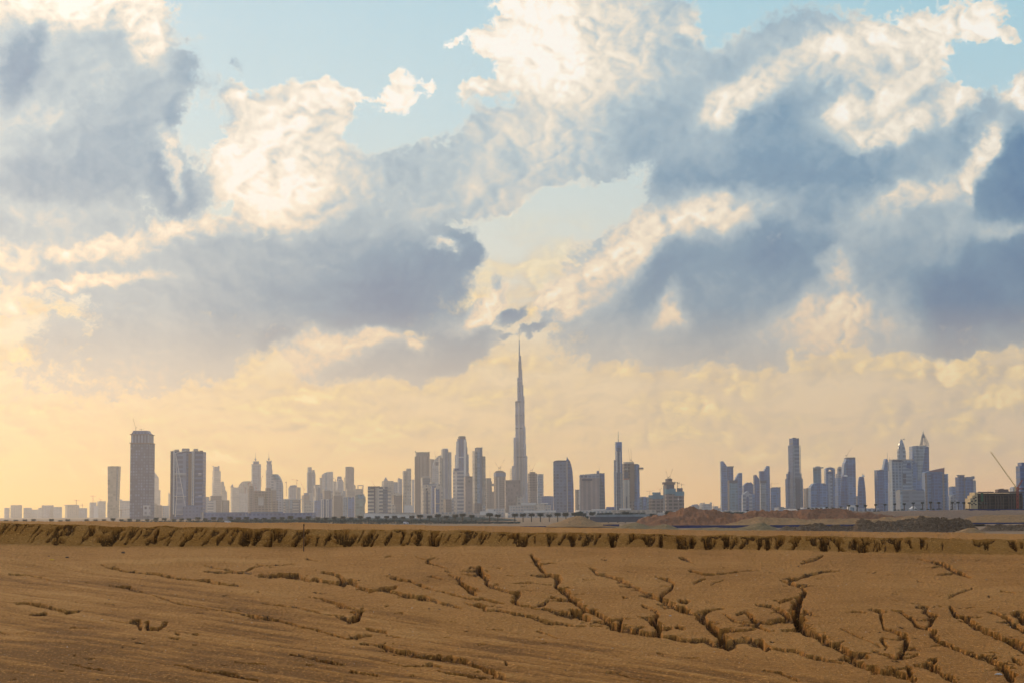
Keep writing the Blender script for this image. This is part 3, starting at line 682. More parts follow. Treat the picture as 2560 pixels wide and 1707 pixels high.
sd = bpy.data.lights.new('sun', 'SUN'); sd.energy = 2.0; sd.angle = R(10); sd.color = (1.0, .71, .40)
so = bpy.data.objects.new('sun', sd); COL.objects.link(so)
dv = Vector((math.sin(SUN_AZ) * math.cos(SUN_EL), math.cos(SUN_AZ) * math.cos(SUN_EL), math.sin(SUN_EL)))
so.rotation_euler = dv.to_track_quat('Z', 'Y').to_euler()

# ------------------------------------------------------------------ haze
hm = bpy.data.materials.new('haze'); hm.use_nodes = True; hm.node_tree.nodes.clear()
N = NT(hm.node_tree)
ho = N.n('ShaderNodeOutputMaterial')
pv = N.n('ShaderNodeVolumePrincipled', {'Color': (.93, .89, .90, 1), 'Density': 5.8e-5, 'Anisotropy': .66})
link(N, pv.outputs[0], ho.inputs['Volume'])
mb = MB(); mb.box(-9500, 9500, -500, 13600, -2, 905)
tag(mb.build('haze', hm), 'thin warm haze filling the air out to the city', 'haze', kind='stuff')

scene.view_settings.view_transform = 'Standard'; scene.view_settings.look = 'None'
scene.view_settings.exposure = 0.0; scene.view_settings.gamma = 1.0
scene.render.engine = 'CYCLES'
cy = scene.cycles
cy.use_denoising = True; cy.use_adaptive_sampling = True; cy.adaptive_threshold = .025; cy.adaptive_min_samples = 12
cy.max_bounces = 5; cy.diffuse_bounces = 2; cy.glossy_bounces = 2; cy.transparent_max_bounces = 4; cy.volume_bounces = 0; cy.transmission_bounces = 1

# ------------------------------------------------------------------ city
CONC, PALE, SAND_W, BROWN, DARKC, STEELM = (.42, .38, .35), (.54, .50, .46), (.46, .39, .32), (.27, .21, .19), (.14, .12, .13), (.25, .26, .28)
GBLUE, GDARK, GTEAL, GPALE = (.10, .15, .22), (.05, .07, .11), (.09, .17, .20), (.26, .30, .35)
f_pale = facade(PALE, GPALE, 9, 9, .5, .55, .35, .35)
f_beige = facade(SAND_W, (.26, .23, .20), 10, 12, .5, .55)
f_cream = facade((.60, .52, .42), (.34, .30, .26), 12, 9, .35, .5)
f_brown = facade(BROWN, (.13, .11, .12), 8, 9, .55, .6, .4, .35)
f_blue = facade((.10, .24, .48), (.03, .12, .31), 8, 12, .75, .8, .3, .35)
f_deep = facade((.035, .135, .36), (.01, .055, .20), 9, 12, .75, .8, .3, .35)
f_teal = facade((.12, .28, .40), (.04, .15, .25), 9, 12, .7, .8, .3, .35)
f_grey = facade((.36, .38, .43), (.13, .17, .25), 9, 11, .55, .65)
f_band = facade((.54, .52, .50), (.20, .22, .28), 11, 400, .5, .97, .35, .15)       # strong storey bands
f_fin = facade(PALE, (.17, .21, .31), 400, 17, .97, .55, .35, .2)        # strong upright fins
f_slate = facade((.10, .175, .34), (.035, .085, .22), 9, 9, .5, .55, .35, .35)
f_grid = facade((.09, .115, .20), (.15, .195, .30), 8, 7.5, .6, .55, .5, .5)
f_shell = facade((.24, .18, .17), (.05, .04, .05), 9, 13, .6, .7, .9, .6)
m_white = plain('white_panel', (.72, .70, .66), .5, .08)
m_conc = plain('bare_concrete', CONC, .9, .15, .05)
m_dark = plain('dark_panel', (.03, .05, .11), .4, .2, .05)
m_brown = plain('brown_panel', (.20, .14, .12), .8, .2, .05)
m_glass = facade((.08, .14, .23), (.03, .07, .14), 9, 12, .8, .9, .2, .35)
m_paleglass = facade((.30, .38, .45), (.18, .26, .34), 9, 12, .8, .9, .25, .3)
m_steel = plain('lattice_steel', STEELM, .5, .1)
m_net = plain('teal_netting', (.06, .22, .32), .9, .3, .05)
m_crane = plain('crane_paint', (.42, .26, .14), .6, .1)
m_red = plain('red_paint', (.36, .065, .03), .6, .15)
m_yellow = plain('pale_yellow_paint', (.80, .62, .30), .6, .1)

NICKS = []
GROUP = {'t': 'towers of the city skyline', 'l': 'low blocks of the city skyline', 'c': 'unfinished towers of the city skyline'}

def X(name, x0, x1, yt, mat, k=None, yb=None, dep=None, fr=0.0, top=1.0):
    return ('X', name, (x0, x1, yt, yb, k, dep, fr, top), mat)
def Q(name, pts, mat, dep=30.0, fr=0.0): return ('Q', name, (pts, dep, fr), mat)
def L(name, xc, prof, mat, n=16): return ('L', name, (xc, prof, n), mat)
def S(name, x, yt, yb, w, mat=None): return ('S', name, (x, yt, yb, w), mat or m_steel)
def W(name, pairs, w, mat=None): return ('W', name, (pairs, w), mat or m_steel)      # bars between spots

def building(kind, nick, D, label, cat, grp, parts, base=None, major=True):
    ax0 = []
    if grp in ('t', 'l', 'c') and D > 6000 and any(p[0] == 'X' and p[2][0] < 1240 for p in parts): D = min(12600, 6000 + (D - 6000) * 1.9)
    for p in parts:
        if p[0] == 'X': ax0 += [p[2][0], p[2][1]]
        elif p[0] == 'Q': ax0 += [a for a, b in p[2][0]]
        elif p[0] == 'L': ax0 += [p[2][0] - p[2][1][-1][0], p[2][0] + p[2][1][-1][0]]
    if not ax0: ax0 = [q[k] for p in parts for q in p[2][0] for k in (0, 2)]
    xm = (min(ax0) + max(ax0)) / 2
    ox = float(pt(xm, 1240, D)[0])
    oz = 0.0 if base is None else float(pt(xm, base, D)[2])
    root = empty(kind, (ox, D, oz), label, cat, GROUP.get(grp))
    def xz(px, py):
        p = pt(px, py, D); return float(p[0] - ox), float(p[2] - oz)
    def zz(px, py): return 0.0 - .5 if py is None else xz(px, py)[1]
    for i, (t, name, a, mat) in enumerate(parts):
        mb = MB(); jit = .13 * i
        if t == 'X':
            x0, x1, yt, yb, k, dep, fr, top = a
            ymid = (yt + (yb or 1285)) / 2
            xa, xb = xz(x0, ymid)[0], xz(x1, ymid)[0]
            z1, z0 = zz((x0 + x1) / 2, yt), zz((x0 + x1) / 2, yb)
            w = xb - xa; y0 = -fr - jit
            if k is None:
                d = dep or max(14, min(w * .9, 60))
                mb.box(xa, xb, y0, y0 + d, z0, z1, top)
            else:
                kk = k if k <= .5 else 1 - k
                wl, wr = kk * w, (1 - kk) * w
                phi = math.asin(min(.62, kk / .85)); ll, lr = wl / math.sin(phi), wr / math.cos(phi)
                c, s_ = math.cos(phi), math.sin(phi)
                pc = (wl, 0); pr = (w, lr * s_); pl = (0, ll * c); pb = (pl[0] + pr[0] - pc[0], pl[1] + pr[1])
                poly = [(xa + x, y0 + y) for x, y in (pc, pr, pb, pl)]
                if k > .5: poly = [(xa + xb - x, y) for x, y in poly][::-1]
                mb.plan(poly, z0, z1, top)
        elif t == 'Q':
            pts, dep, fr = a
            mb.elev([(xz(x, y if y is not None else 1285)[0], zz(x, y)) for x, y in pts], -fr - jit, dep - fr - jit)
        elif t == 'L':
            xc, prof, n = a
            cx = xz(xc, prof[0][1] if prof[0][1] else 1285)[0]
            m = D / FPX
            zs = sorted(((zz(xc, y), hw * m) for hw, y in prof))
            mb.lathe([(r, z) for z, r in zs], n, cx, zs[0][1])
        elif t == 'S':
            x, yt, yb, w = a
            (xa, z1), (xb, z0) = xz(x, yt), xz(x, yb); r = w * D / FPX / 2
            mb.bar((xa, 8, z0 - 1), (xa, 8, z1), r, r * .35, 6)
        elif t == 'W':
            prs, w = a; r = w * D / FPX / 2
            for q in prs:
                (xa, za), (xb, zb) = xz(q[0], q[1]), xz(q[2], q[3])
                ya = q[4] if len(q) > 4 else 6; yb2 = q[5] if len(q) > 5 else 6
                mb.bar((xa, ya, za), (xb, yb2, zb), r)
        mb.build(name, mat, root, smooth=False)
    if major: NICKS.append((nick, min(ax0), max(ax0), D))
    return root

T, LO, CO = 't', 'l', 'c'
def tower(nick, D, label, parts, grp=T, kind='skyscraper', cat='skyscraper', **k): return building(kind, nick, D, label, cat, grp, parts, **k)
def block(nick, D, label, parts, grp=LO, kind='apartment_block', cat='building', **k): return building(kind, nick, D, label, cat, grp, parts, **k)
B = 'tower_body'

# ---- the sunny end: pale housing
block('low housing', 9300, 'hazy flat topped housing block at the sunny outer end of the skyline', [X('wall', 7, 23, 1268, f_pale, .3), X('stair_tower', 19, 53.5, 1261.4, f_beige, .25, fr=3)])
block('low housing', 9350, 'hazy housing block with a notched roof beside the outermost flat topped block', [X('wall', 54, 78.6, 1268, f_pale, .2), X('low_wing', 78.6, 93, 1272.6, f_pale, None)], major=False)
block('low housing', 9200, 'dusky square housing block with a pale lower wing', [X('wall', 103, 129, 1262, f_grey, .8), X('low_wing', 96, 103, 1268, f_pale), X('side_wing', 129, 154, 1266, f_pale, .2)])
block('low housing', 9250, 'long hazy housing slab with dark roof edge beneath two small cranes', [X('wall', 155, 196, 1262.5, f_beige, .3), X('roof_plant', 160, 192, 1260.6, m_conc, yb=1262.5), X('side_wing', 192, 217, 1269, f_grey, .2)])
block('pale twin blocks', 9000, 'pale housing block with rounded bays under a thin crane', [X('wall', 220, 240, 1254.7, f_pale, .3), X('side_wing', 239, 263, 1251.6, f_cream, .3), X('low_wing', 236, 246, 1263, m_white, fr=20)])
tower('taupe glass tower', 8300, 'plain taupe glass tower narrowing slightly towards its foot', [Q(B, [(269, 1164.5), (297, 1164.3), (293.4, 1252), (293, None), (270.5, None), (269.3, 1225)], facade((.30, .26, .20), (.26, .22, .17), 12, 12, .7, .8), 45), Q('glass_strip', [(292, 1166), (296.4, 1166), (293, 1250), (290, 1250)], m_glass, 3, 1.2)])
block('pale low slab', 7800, 'pale flat block standing in front of the taupe glass tower', [X('wall', 264, 288, 1257, f_fin, .2), X('roof_plant', 268, 284, 1254.5, m_white, yb=1257)])
block('broad pale block', 8400, 'broad hazy block beside the gridded chamfered tower', [X('wall', 294, 324, 1250.6, f_pale, .2), X('roof_plant', 296, 305, 1247, m_white, yb=1250.6)])

# ---- gridded tower and twin slab
tower('gridded chamfered tower', 5300, 'broad blue grey gridded tower with a chamfered crown', [X(B, 324, 378, 1107, f_grid, .9), X('upper_storeys', 326.8, 376.5, 1085, facade((.12, .14, .22), (.24, .30, .40), 40, 9, .8, .5), .9, 1107),
    Q('crown', [(326.5, 1085), (331.6, 1079), (332.6, 1075.5), (368, 1075.5), (370, 1080), (376.5, 1085.5)], f_slate, 44, -2), Q('cornice', [(324, 1085.5), (324, 1084), (378, 1084.6), (378, 1086)], m_brown, 56, 1), Q('cornice', [(323.4, 1107.5), (323.4, 1105.6), (378.6, 1105.9), (378.6, 1107.8)], m_brown, 58, 1.4),
    X('white_infill', 358, 376, 1262, facade((.60, .58, .58), (.25, .23, .26), 14, 12, .5, .5, .6, .7), None, 1288, 2, 1)])
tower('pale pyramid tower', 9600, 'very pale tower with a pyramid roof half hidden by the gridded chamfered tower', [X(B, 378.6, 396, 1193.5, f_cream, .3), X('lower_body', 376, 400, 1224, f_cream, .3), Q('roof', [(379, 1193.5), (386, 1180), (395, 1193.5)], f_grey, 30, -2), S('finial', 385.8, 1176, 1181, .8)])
block('brown low pair', 7200, 'dull brown low block between the gridded tower and the twin slab tower', [X('wall', 390, 405, 1262, f_brown, .2), X('side_wing', 405, 422, 1263, f_pale, .7), X('rear_wing', 378, 391, 1257, f_beige)])
block('thin pale shaft', 9800, 'thin pale shaft just before the edge of the twin slab tower', [X('wall', 420, 424.5, 1234, f_pale, .3), X('roof_plant', 421, 423, 1230, f_pale, yb=1234)], major=False)
tower('twin slab tower', 5000, 'wide blue twin slab tower with white angled frame lines and cluttered roof', [
    X(B, 426, 504, 1127.5, f_deep, None, dep=70), X('side_wing', 424.4, 436, 1126.5, m_dark, .15, fr=2), X('side_wing', 486, 507, 1127, facade((.10, .18, .36), (.03, .07, .17), 12, 300, .6, .97, .3, .2), .12, fr=3),
    X('white_frame', 433.3, 436.6, 1124.5, m_white, None, 1285, 3, 4.2), Q('white_frame', [(438.5, 1132.5), (440.2, 1132.3), (464.8, 1264), (463, 1264)], m_white, 2, 3.1), Q('white_frame', [(438.5, 1132.5), (440, 1133), (444.2, 1220), (439.5, 1290), (437.6, 1290), (442.6, 1220)], m_white, 2, 3.3),
    Q('white_frame', [(437, 1131.5), (466, 1124.5), (466, 1126.3), (438, 1133)], m_white, 2, 3.6), Q('sloped_face', [(440.5, 1133), (447, 1163), (464, 1264), (459, 1286), (440.5, 1286), (443.5, 1220)], facade((.33, .36, .43), (.18, .22, .32), 14, 300, .6, .97, .4, .15), 2, 2.2),
    Q('glass_face', [(441.5, 1133), (466, 1130), (466, 1264), (464.5, 1264)], facade((.20, .27, .40), (.07, .11, .22), 12, 300, .6, .97, .3, .2), 2, 1.8),
    X('white_frame', 480, 482, 1126, m_white, None, 1262, 3, 5), X('white_frame', 483.8, 486, 1128, m_white, None, 1262, 3, 5.2), X('recess', 471, 479, 1132, m_brown, None, 1262, 3, 1.2),
    X('storey_band', 436.6, 466, 1181.6, m_white, None, 1183.2, 2, 5.6), X('storey_band', 436.6, 466, 1185, m_white, None, 1186.6, 2, 5.6), X('storey_band', 436.6, 466, 1239, m_white, None, 1240.6, 2, 5.6), X('storey_band', 497, 505, 1182, m_white, None, 1183.4, 2, 6), X('storey_band', 497, 505, 1185.5, m_white, None, 1186.6, 2, 6), X('storey_band', 497, 505, 1237.5, m_white, None, 1239, 2, 6),
    X('roof_plant', 437, 446, 1122.5, m_conc, None, 1127.5), X('roof_plant', 455, 472, 1120, m_conc, None, 1127.5), X('roof_plant', 484, 494, 1121, m_conc, None, 1127.5), X('roof_plant', 499, 506, 1125, m_brown, None, 1127),
    X('podium', 458, 505.5, 1265, f_slate, .1, fr=30)])

# ---- between the twin slab and the flared crown tower
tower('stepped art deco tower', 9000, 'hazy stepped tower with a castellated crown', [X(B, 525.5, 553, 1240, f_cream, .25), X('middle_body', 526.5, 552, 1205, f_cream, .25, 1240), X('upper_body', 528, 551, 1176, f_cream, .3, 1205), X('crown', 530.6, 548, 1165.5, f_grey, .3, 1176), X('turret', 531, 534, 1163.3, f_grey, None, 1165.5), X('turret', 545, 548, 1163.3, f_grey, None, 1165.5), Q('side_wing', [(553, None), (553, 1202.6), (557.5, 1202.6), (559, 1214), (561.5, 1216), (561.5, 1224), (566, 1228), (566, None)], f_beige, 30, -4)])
block('terraced block', 7000, 'brownish terraced block below the stepped art deco tower', [X('wall', 521, 553, 1238, f_brown, .2), X('side_wing', 508, 523, 1241, f_pale, .3), X('low_wing', 512, 540, 1250, f_band, .3, fr=14), X('side_wing', 553, 573.5, 1249.6, f_brown, .25, fr=5)])
tower('spiked hall', 8800, 'pale broad block with a single sharp roof spike', [X('wall', 573.5, 597, 1217, f_cream, .3), Q('spike', [(574, 1217), (576, 1216), (581, 1209), (583, 1217)], f_grey, 20, 0)], kind='apartment_block', cat='building')
tower('domed shoulder block', 8900, 'pale broad block with a quarter round roof', [Q(B, [(596, None), (596, 1215), (600, 1208), (605, 1203.5), (610, 1201.6), (626.5, 1201.6), (626.5, None)], f_beige, 50, 0), X('low_wing', 588, 628, 1232, f_pale, .2, fr=20)], kind='apartment_block', cat='building')
tower('square capped spire tower', 8200, 'square shouldered tower with boxy cap, ball and thin spire', [X(B, 625.5, 651.5, 1161, f_grey, .2), X('shoulder', 625, 652, 1158.8, m_conc, .2, 1161), X('cap', 630.6, 647, 1152, f_slate, .2, 1159), L('ball', 638.5, [(1.0, 1151), (2.6, 1148.3), (2.2, 1146), (.8, 1144)], m_conc, 10), S('spire', 638.5, 1129, 1146, 1.2)])
tower('shaft under construction', 6900, 'brown half built shaft topped by small cranes beside a dark concrete frame', [X(B, 618, 634, 1218, f_shell, .3), X('core', 620, 633, 1213.5, m_brown, .3, 1218)], CO)
block('open concrete frame', 6600, 'dark concrete portal frame with a pale square opening', [X('side_wing', 634, 644, 1226, f_shell), X('side_wing', 659, 663, 1226, f_shell), X('lintel', 644, 659, 1226, f_shell, None, 1240), X('lower_body', 644, 659, 1262, f_shell, None), X('infill', 644, 659, 1240, m_white, None, 1262, 10, -12), X('core', 662, 676.5, 1218, f_shell, .3), X('rear_frame', 676, 690.5, 1224.5, f_brown, .3, 1250), X('low_wing', 676, 694, 1250, f_shell, .3), W('scaffold', [(677, 1230, 691, 1230), (677, 1236, 691, 1236), (677, 1243, 691, 1243), (690, 1224, 690, 1252)], .7)], CO, kind='building_shell')
tower('flared crown tower', 8100, 'slender tower with a flared cup crown, ball and needle spire', [X(B, 662.3, 680.7, 1174, f_grey, .25), X('shoulder', 664.5, 679.7, 1159, f_grey, .25, 1174), Q('crown', [(667.5, 1159.5), (665.5, 1150), (669, 1151.5), (675, 1151.5), (678.6, 1150), (676.5, 1159.5)], f_slate, 22, -3), L('ball', 672, [(1, 1150.5), (2.6, 1147.6), (2, 1145.6), (.7, 1143.6)], m_conc, 10), S('spire', 671.8, 1128, 1146, 1.3)])
tower('curved quill tower', 7400, 'pale tower with a greenish roof sweeping down in a curve', [Q(B, [(678, None), (678.5, 1188), (681, 1184.3), (692.5, 1184.3), (697, 1190), (701, 1198), (704, 1207), (705, 1216), (705, None)], f_grey, 45), Q('white_face', [(678.3, None), (678.6, 1189), (690, 1204), (690, None)], f_band, 3, 1.2), Q('roof', [(681, 1184.5), (693, 1184.5), (699, 1196), (692, 1200), (684, 1190)], f_teal, 3, 1.6)])
tower('blunt crane block', 8600, 'squat grey block with a domed cap between two tower cranes', [X(B, 718.5, 741, 1217, f_grey, .2), X('side_wing', 741, 751.5, 1217, f_beige, .3), Q('cap', [(723, 1217), (724, 1214), (728, 1212), (738, 1211.5), (741, 1215), (741, 1217)], f_slate, 26, -3)], kind='apartment_block', cat='building')
block('striped blue white slab', 6800, 'low wide slab with white balcony bands and blue glass bays', [X('wall', 698, 751, 1248, f_band, .2), X('glass_bay', 714, 722, 1249, m_paleglass, None, None, 6, 6), X('glass_bay', 724.5, 731.5, 1249, m_paleglass, None, None, 6, 6), X('glass_bay', 747.5, 751.5, 1249, m_glass, None, None, 8, 6), X('roof_plant', 700, 750, 1246, m_white, None, 1248)])
block('dark stepped block', 7900, 'dark stepped block with a leaning mast below the notched twin top tower', [X('wall', 752, 775, 1237, f_brown, .3), X('upper_body', 759, 770, 1231, f_slate, .3, 1237), X('side_wing', 771, 783, 1231, f_pale, .3)], major=False)
tower('notched twin top tower', 8300, 'grey tower whose top steps up on one side, with a dark centre bay', [X(B, 765, 788, 1180, f_grey, .3), X('upper_body', 767.7, 779, 1166.6, f_grey, .3, 1180), X('upper_body', 779, 786.5, 1174, f_grey, .3, 1180), X('glass_bay', 770, 779, 1180, m_glass, None, 1262, 5, 3)])
tower('slim pale slab', 7700, 'slim pale slab with dark centre windows beside the notched twin top tower', [X(B, 782, 800, 1212, f_pale, .3), X('glass_bay', 784.5, 789, 1219, m_dark, None, 1240, 4, 3), X('roof_plant', 786, 799, 1210.6, m_conc, None, 1212)], kind='apartment_block', cat='building')
tower('sail topped tower', 8500, 'pale tower with a roof curving upward like a sail', [Q(B, [(804, None), (804, 1187), (808, 1183), (814, 1180), (822, 1178.4), (831, 1178), (831, None)], f_pale, 45), Q('glass_strip', [(813, 1262), (813, 1181), (818, 1179.2), (818, 1262)], m_paleglass, 3, 1.3), X('side_wing', 799, 805, 1193.7, f_beige, .3, fr=4), X('frame', 799, 804, 1193, m_conc, None, 1196)])
tower('ring roofed block', 9100, 'pale block carrying an open ring on its roof', [X(B, 831, 840, 1202, f_beige, .3), W('ring', [(832, 1202, 832, 1196), (832, 1196, 835, 1194), (835, 1194, 838, 1196), (838, 1196, 838, 1202)], 1.0)], major=False)
tower('keyhole crown tower', 8700, 'stepped tower with a pale round opening in its crown', [X(B, 838.5, 859, 1203, f_grey, .3), X('shoulder', 841, 857.5, 1199, f_grey, .3, 1203), Q('crown', [(841.5, 1200), (843.5, 1190), (853, 1190), (854.5, 1200)], f_slate, 22, -2), Q('opening', [(844.5, 1198.5), (846, 1196), (851, 1196), (852, 1198.5)], m_white, 3, .8)])
tower('flat brown tower', 8000, 'plain flat topped brownish tower above the pale apartment cluster', [X(B, 861.7, 885, 1167, facade((.33, .26, .23), (.27, .21, .19), 12, 9, .7, .6), .1), X('roof_plant', 863, 880, 1165.5, m_conc, None, 1167), X('side_wing', 860.6, 863, 1192, f_beige, .3), X('side_wing', 884.5, 888, 1211, f_beige, .3)])
block('framed roof tower', 7700, 'pale block with an open square frame on its roof', [X('wall', 885.5, 908, 1221, f_beige, .2), X('frame', 893.8, 895.4, 1212, m_conc, None, 1221), X('frame', 906, 908, 1212, m_conc, None, 1221), X('frame', 893.8, 908, 1211.6, m_conc, None, 1213.5), X('low_wing', 884, 889, 1213, f_beige, .3)])
block('green glass wedge', 6400, 'green tinted glass block with a slanted shoulder', [Q('wall', [(888, None), (888, 1238), (894, 1235.4), (908.5, 1234.5), (909, 1237), (911.6, 1241), (912.5, 1250), (910, 1262), (910, None)], facade((.24, .30, .28), (.15, .24, .22), 10, 12, .7, .85), 40), X('side_wing', 886, 893, 1237, f_beige, .3), Q('roof', [(894, 1245), (895, 1236), (908.5, 1235), (909.5, 1240), (907, 1246)], f_teal, 3, 1.3)])
block('beige balcony block', 6700, 'beige block with rounded balcony bays beside the striped blue white slab', [X('wall', 753, 783, 1254, f_cream, .2), X('roof_plant', 760, 775, 1250.5, m_conc, None, 1254)])
block('pale stepped cluster', 7000, 'tall pale apartment block with upright bays behind the white arched pair', [X('wall', 784.5, 803, 1218, f_fin, .3), X('side_wing', 797, 806, 1232, f_grey, .3), X('low_wing', 786, 801, 1250, f_blue, None, fr=4)])
block('taupe round block', 7100, 'taupe block with a pale cornice above the white arched pair', [X('wall', 804, 826, 1226, f_brown, .3), X('roof_plant', 804, 824, 1222.5, f_pale, .3, 1226), X('side_wing', 826, 832, 1226, f_grey, .3)], major=False)
block('white arched pair', 6300, 'pair of low apartment towers outlined by tall white arches', [X('wall', 803, 815, 1247, f_slate, .2), X('wall', 815.5, 829, 1247, f_slate, .2)] + [X('white_frame', a, a + 2.0, 1249, m_white, None, None, 4, 4) for a in (803.2, 807.2, 815.2, 819.4)] + [X('white_frame', 803.2, 809.2, 1246.6, m_white, None, 1249, 4, 4), X('white_frame', 815.2, 821.4, 1246.6, m_white, None, 1249, 4, 4)])
block('pinkish gabled block', 6900, 'broad pinkish block with small pale gables and setback roofs', [X('wall', 829, 856, 1238, f_brown, .2), X('upper_body', 832, 852, 1229, f_beige, .2, 1238), X('side_wing', 854, 864, 1226, f_pale, .3), X('roof_plant', 836, 847, 1224.5, f_cream, None, 1229), X('corner_fin', 829, 832, 1230, f_cream, None, None, 10, 5), X('corner_fin', 853, 856, 1246, m_brown, None, None, 10, 5)])
block('split blue pair', 6500, 'pair of curved blue glass blocks split by a bright white seam', [Q('wall', [(858, None), (858.5, 1243), (866.5, 1240.6), (868, 1262), (867, None)], m_paleglass, 30), Q('wall', [(870, None), (870.3, 1241.5), (878, 1243.5), (885, 1240.5), (885.5, None)], f_blue, 30), X('seam', 867.6, 869.8, 1243, m_white, None, None, 12, -4)])
block('twin dark slabs', 7200, 'taupe slab rising behind the split blue pair', [X('wall', 862, 886, 1226, f_beige, .25), X('roof_plant', 864, 884, 1222, f_cream, .2, 1226)], major=False)

# ---- around the dark crowned towers
block('banded office slab', 6000, 'wide cream slab with dense storey bands and a dark upright slot', [X('wall', 919, 975, 1215.5, facade((.66, .60, .50), (.10, .12, .17), 11, 400, .5, .97, .35, .15), .9, dep=30), X('glass_bay', 935, 938.5, 1216.5, m_dark, None, 1283, 4, 4), X('glass_bay', 957.5, 969, 1222, m_glass, None, None, 4, 4), X('roof_edge', 919.6, 950, 1214.6, m_dark, None, 1217, 10, 3), X('roof_plant', 950, 976, 1214, f_cream, .3, 1222), X('glass_corner', 920, 926, 1217, f_teal, None, 1223, 4, 4)])
tower('gabled hotel block', 8000, 'hazy broad block with a small pyramid roof behind the banded office slab', [X('wall', 952.7, 983.5, 1201, f_beige, .25), Q('roof', [(958.5, 1201), (964, 1191.6), (970, 1201)], f_grey, 20, -2), X('side_wing', 983, 994, 1204, f_grey, .3)], kind='apartment_block', cat='building')
block('brown domed block', 6600, 'dark brown block with a pale domed roof', [X('wall', 978, 1005, 1236, f_brown, .25), Q('roof', [(976, 1238), (978, 1232), (985, 1229.5), (995, 1231), (1001, 1235), (1001, 1238)], f_cream, 30, -2)])
block('small cream block', 6300, 'small cream block at the foot of the brown domed block', [X('wall', 975, 989, 1262, f_cream, .3), X('roof_plant', 977, 985, 1260, m_white, None, 1262)], major=False)
tower('grey slim tower', 8100, 'slim grey tower just behind the plain cream twin slab', [X(B, 993.5, 1005.5, 1196.5, f_grey, .3), X('roof_plant', 994, 1001, 1194, f_grey, .3, 1196.5)])
tower('plain cream twin slab', 6600, 'plain cream tower of two joined slabs with unequal tops', [X(B, 1006.3, 1017, 1176, f_cream, .3), X('side_wing', 1015, 1028, 1170, f_cream, .3, fr=4), X('podium', 1006, 1031, 1262, m_white, .2, fr=8)])
block('hazy slot tower', 9000, 'very hazy slab seen between the cream twin slab and the dark brown slab', [X('wall', 1028.6, 1036, 1197.5, f_pale, .3), X('low_wing', 1029, 1036, 1235, f_pale, .3)], major=False)
tower('dark brown slab tower', 7300, 'large dark brown slab tower with a notched darker top storey', [X(B, 1035, 1074, 1139.5, facade((.27, .20, .18), (.17, .13, .13), 300, 12, .97, .5), .1), X('upper_storeys', 1037.5, 1074, 1129, f_brown, .1, 1139.5), X('corner_post', 1037.5, 1039.5, 1126, m_brown, None, 1130), X('corner_post', 1071.5, 1074, 1128, m_brown, None, 1131), X('fin', 1037, 1041, 1141, m_brown, None, None, 4, 4), X('fin', 1052, 1053.5, 1140, m_conc, None, None, 4, 6), X('fin', 1062, 1063.5, 1140, m_conc, None, None, 4, 7)])
tower('hidden brown shaft', 8200, 'flat hazy brown shaft directly behind the dark brown slab tower', [X(B, 1073, 1089, 1147.5, f_brown, .2), X('roof_plant', 1074, 1084, 1146.4, m_conc, None, 1147.5)], major=False)
tower('rounded arch tower', 7700, 'pale tower with a rounded arch front and small dark window block', [Q(B, [(1080, None), (1080.5, 1168), (1082.5, 1156), (1086, 1149), (1090, 1144), (1095, 1139.5), (1100, 1137), (1106, 1137), (1106, None)], f_pale, 45), X('window_block', 1089, 1096.5, 1154, m_dark, None, 1162.5, 3, 2), Q('white_rim', [(1080.5, 1168), (1082.5, 1156), (1086, 1149), (1090, 1144), (1095, 1139.5), (1096, 1141.2), (1091, 1146), (1087.3, 1151), (1084.5, 1158), (1083, 1168)], m_white, 3, 2)])
tower('stepped pale triple slab', 6500, 'tall pale tower of three joined slabs with stepped tops', [X(B, 1103, 1121, 1121.8, f_fin, .25, fr=6), X('side_wing', 1096.4, 1108, 1143, f_cream, .3), X('side_wing', 1119, 1128.6, 1129, f_fin, .6), S('mast', 1106.5, 1116, 1122, .8), X('roof_plant', 1108, 1119, 1120, m_white, None, 1121.8)])
block('brown podium block', 5900, 'dull brown low block at the foot of the stepped pale triple slab', [X('wall', 1108, 1130, 1247, f_brown, .3), X('side_wing', 1128, 1136, 1244, f_pale, .3)])
tower('dark window cap tower', 6900, 'pale tower with a big dark window block under its roof', [X(B, 1051, 1078.6, 1192.5, f_cream, .25), X('window_block', 1056.5, 1075, 1194, m_glass, None, 1212, 3, 5), X('roof_plant', 1056, 1072, 1189, m_conc, None, 1192.5)])
block('round topped beige tower', 6100, 'beige tower with a rounded top and round dark window', [X('wall', 1052.7, 1076, 1218, f_cream, .25), Q('roof', [(1054, 1218), (1056, 1213), (1061, 1210.5), (1069, 1210), (1075, 1214), (1076, 1218)], f_cream, 26, -3), X('glass_bay', 1066, 1070.5, 1226, m_dark, None, None, 4, 4), L('round_window', 1066.5, [(2.1, 1224.5), (2.1, 1219.5)], m_dark, 10)])
block('grey flared block', 6300, 'grey block with a flared dark top between the beige towers', [X('wall', 1077, 1090, 1214, f_slate, .3), Q('crown', [(1076.5, 1214), (1071.5, 1208), (1091, 1208), (1089.5, 1214)], f_grey, 24, -2), X('roof_plant', 1074, 1088, 1203.5, f_cream, .3, 1208)])
block('pointed beige tower', 6000, 'beige tower with a pointed roof and tall dark windows', [X('wall', 1085.7, 1107, 1218, f_cream, .2), Q('roof', [(1090, 1218), (1092.5, 1211), (1096, 1207.5), (1101, 1211), (1103.5, 1218)], f_cream, 22, -3), X('glass_bay', 1089.5, 1098.5, 1222, f_slate, None, 1256, 4, 4), X('glass_bay', 1089.5, 1098.5, 1259, f_slate, None, None, 4, 4)])
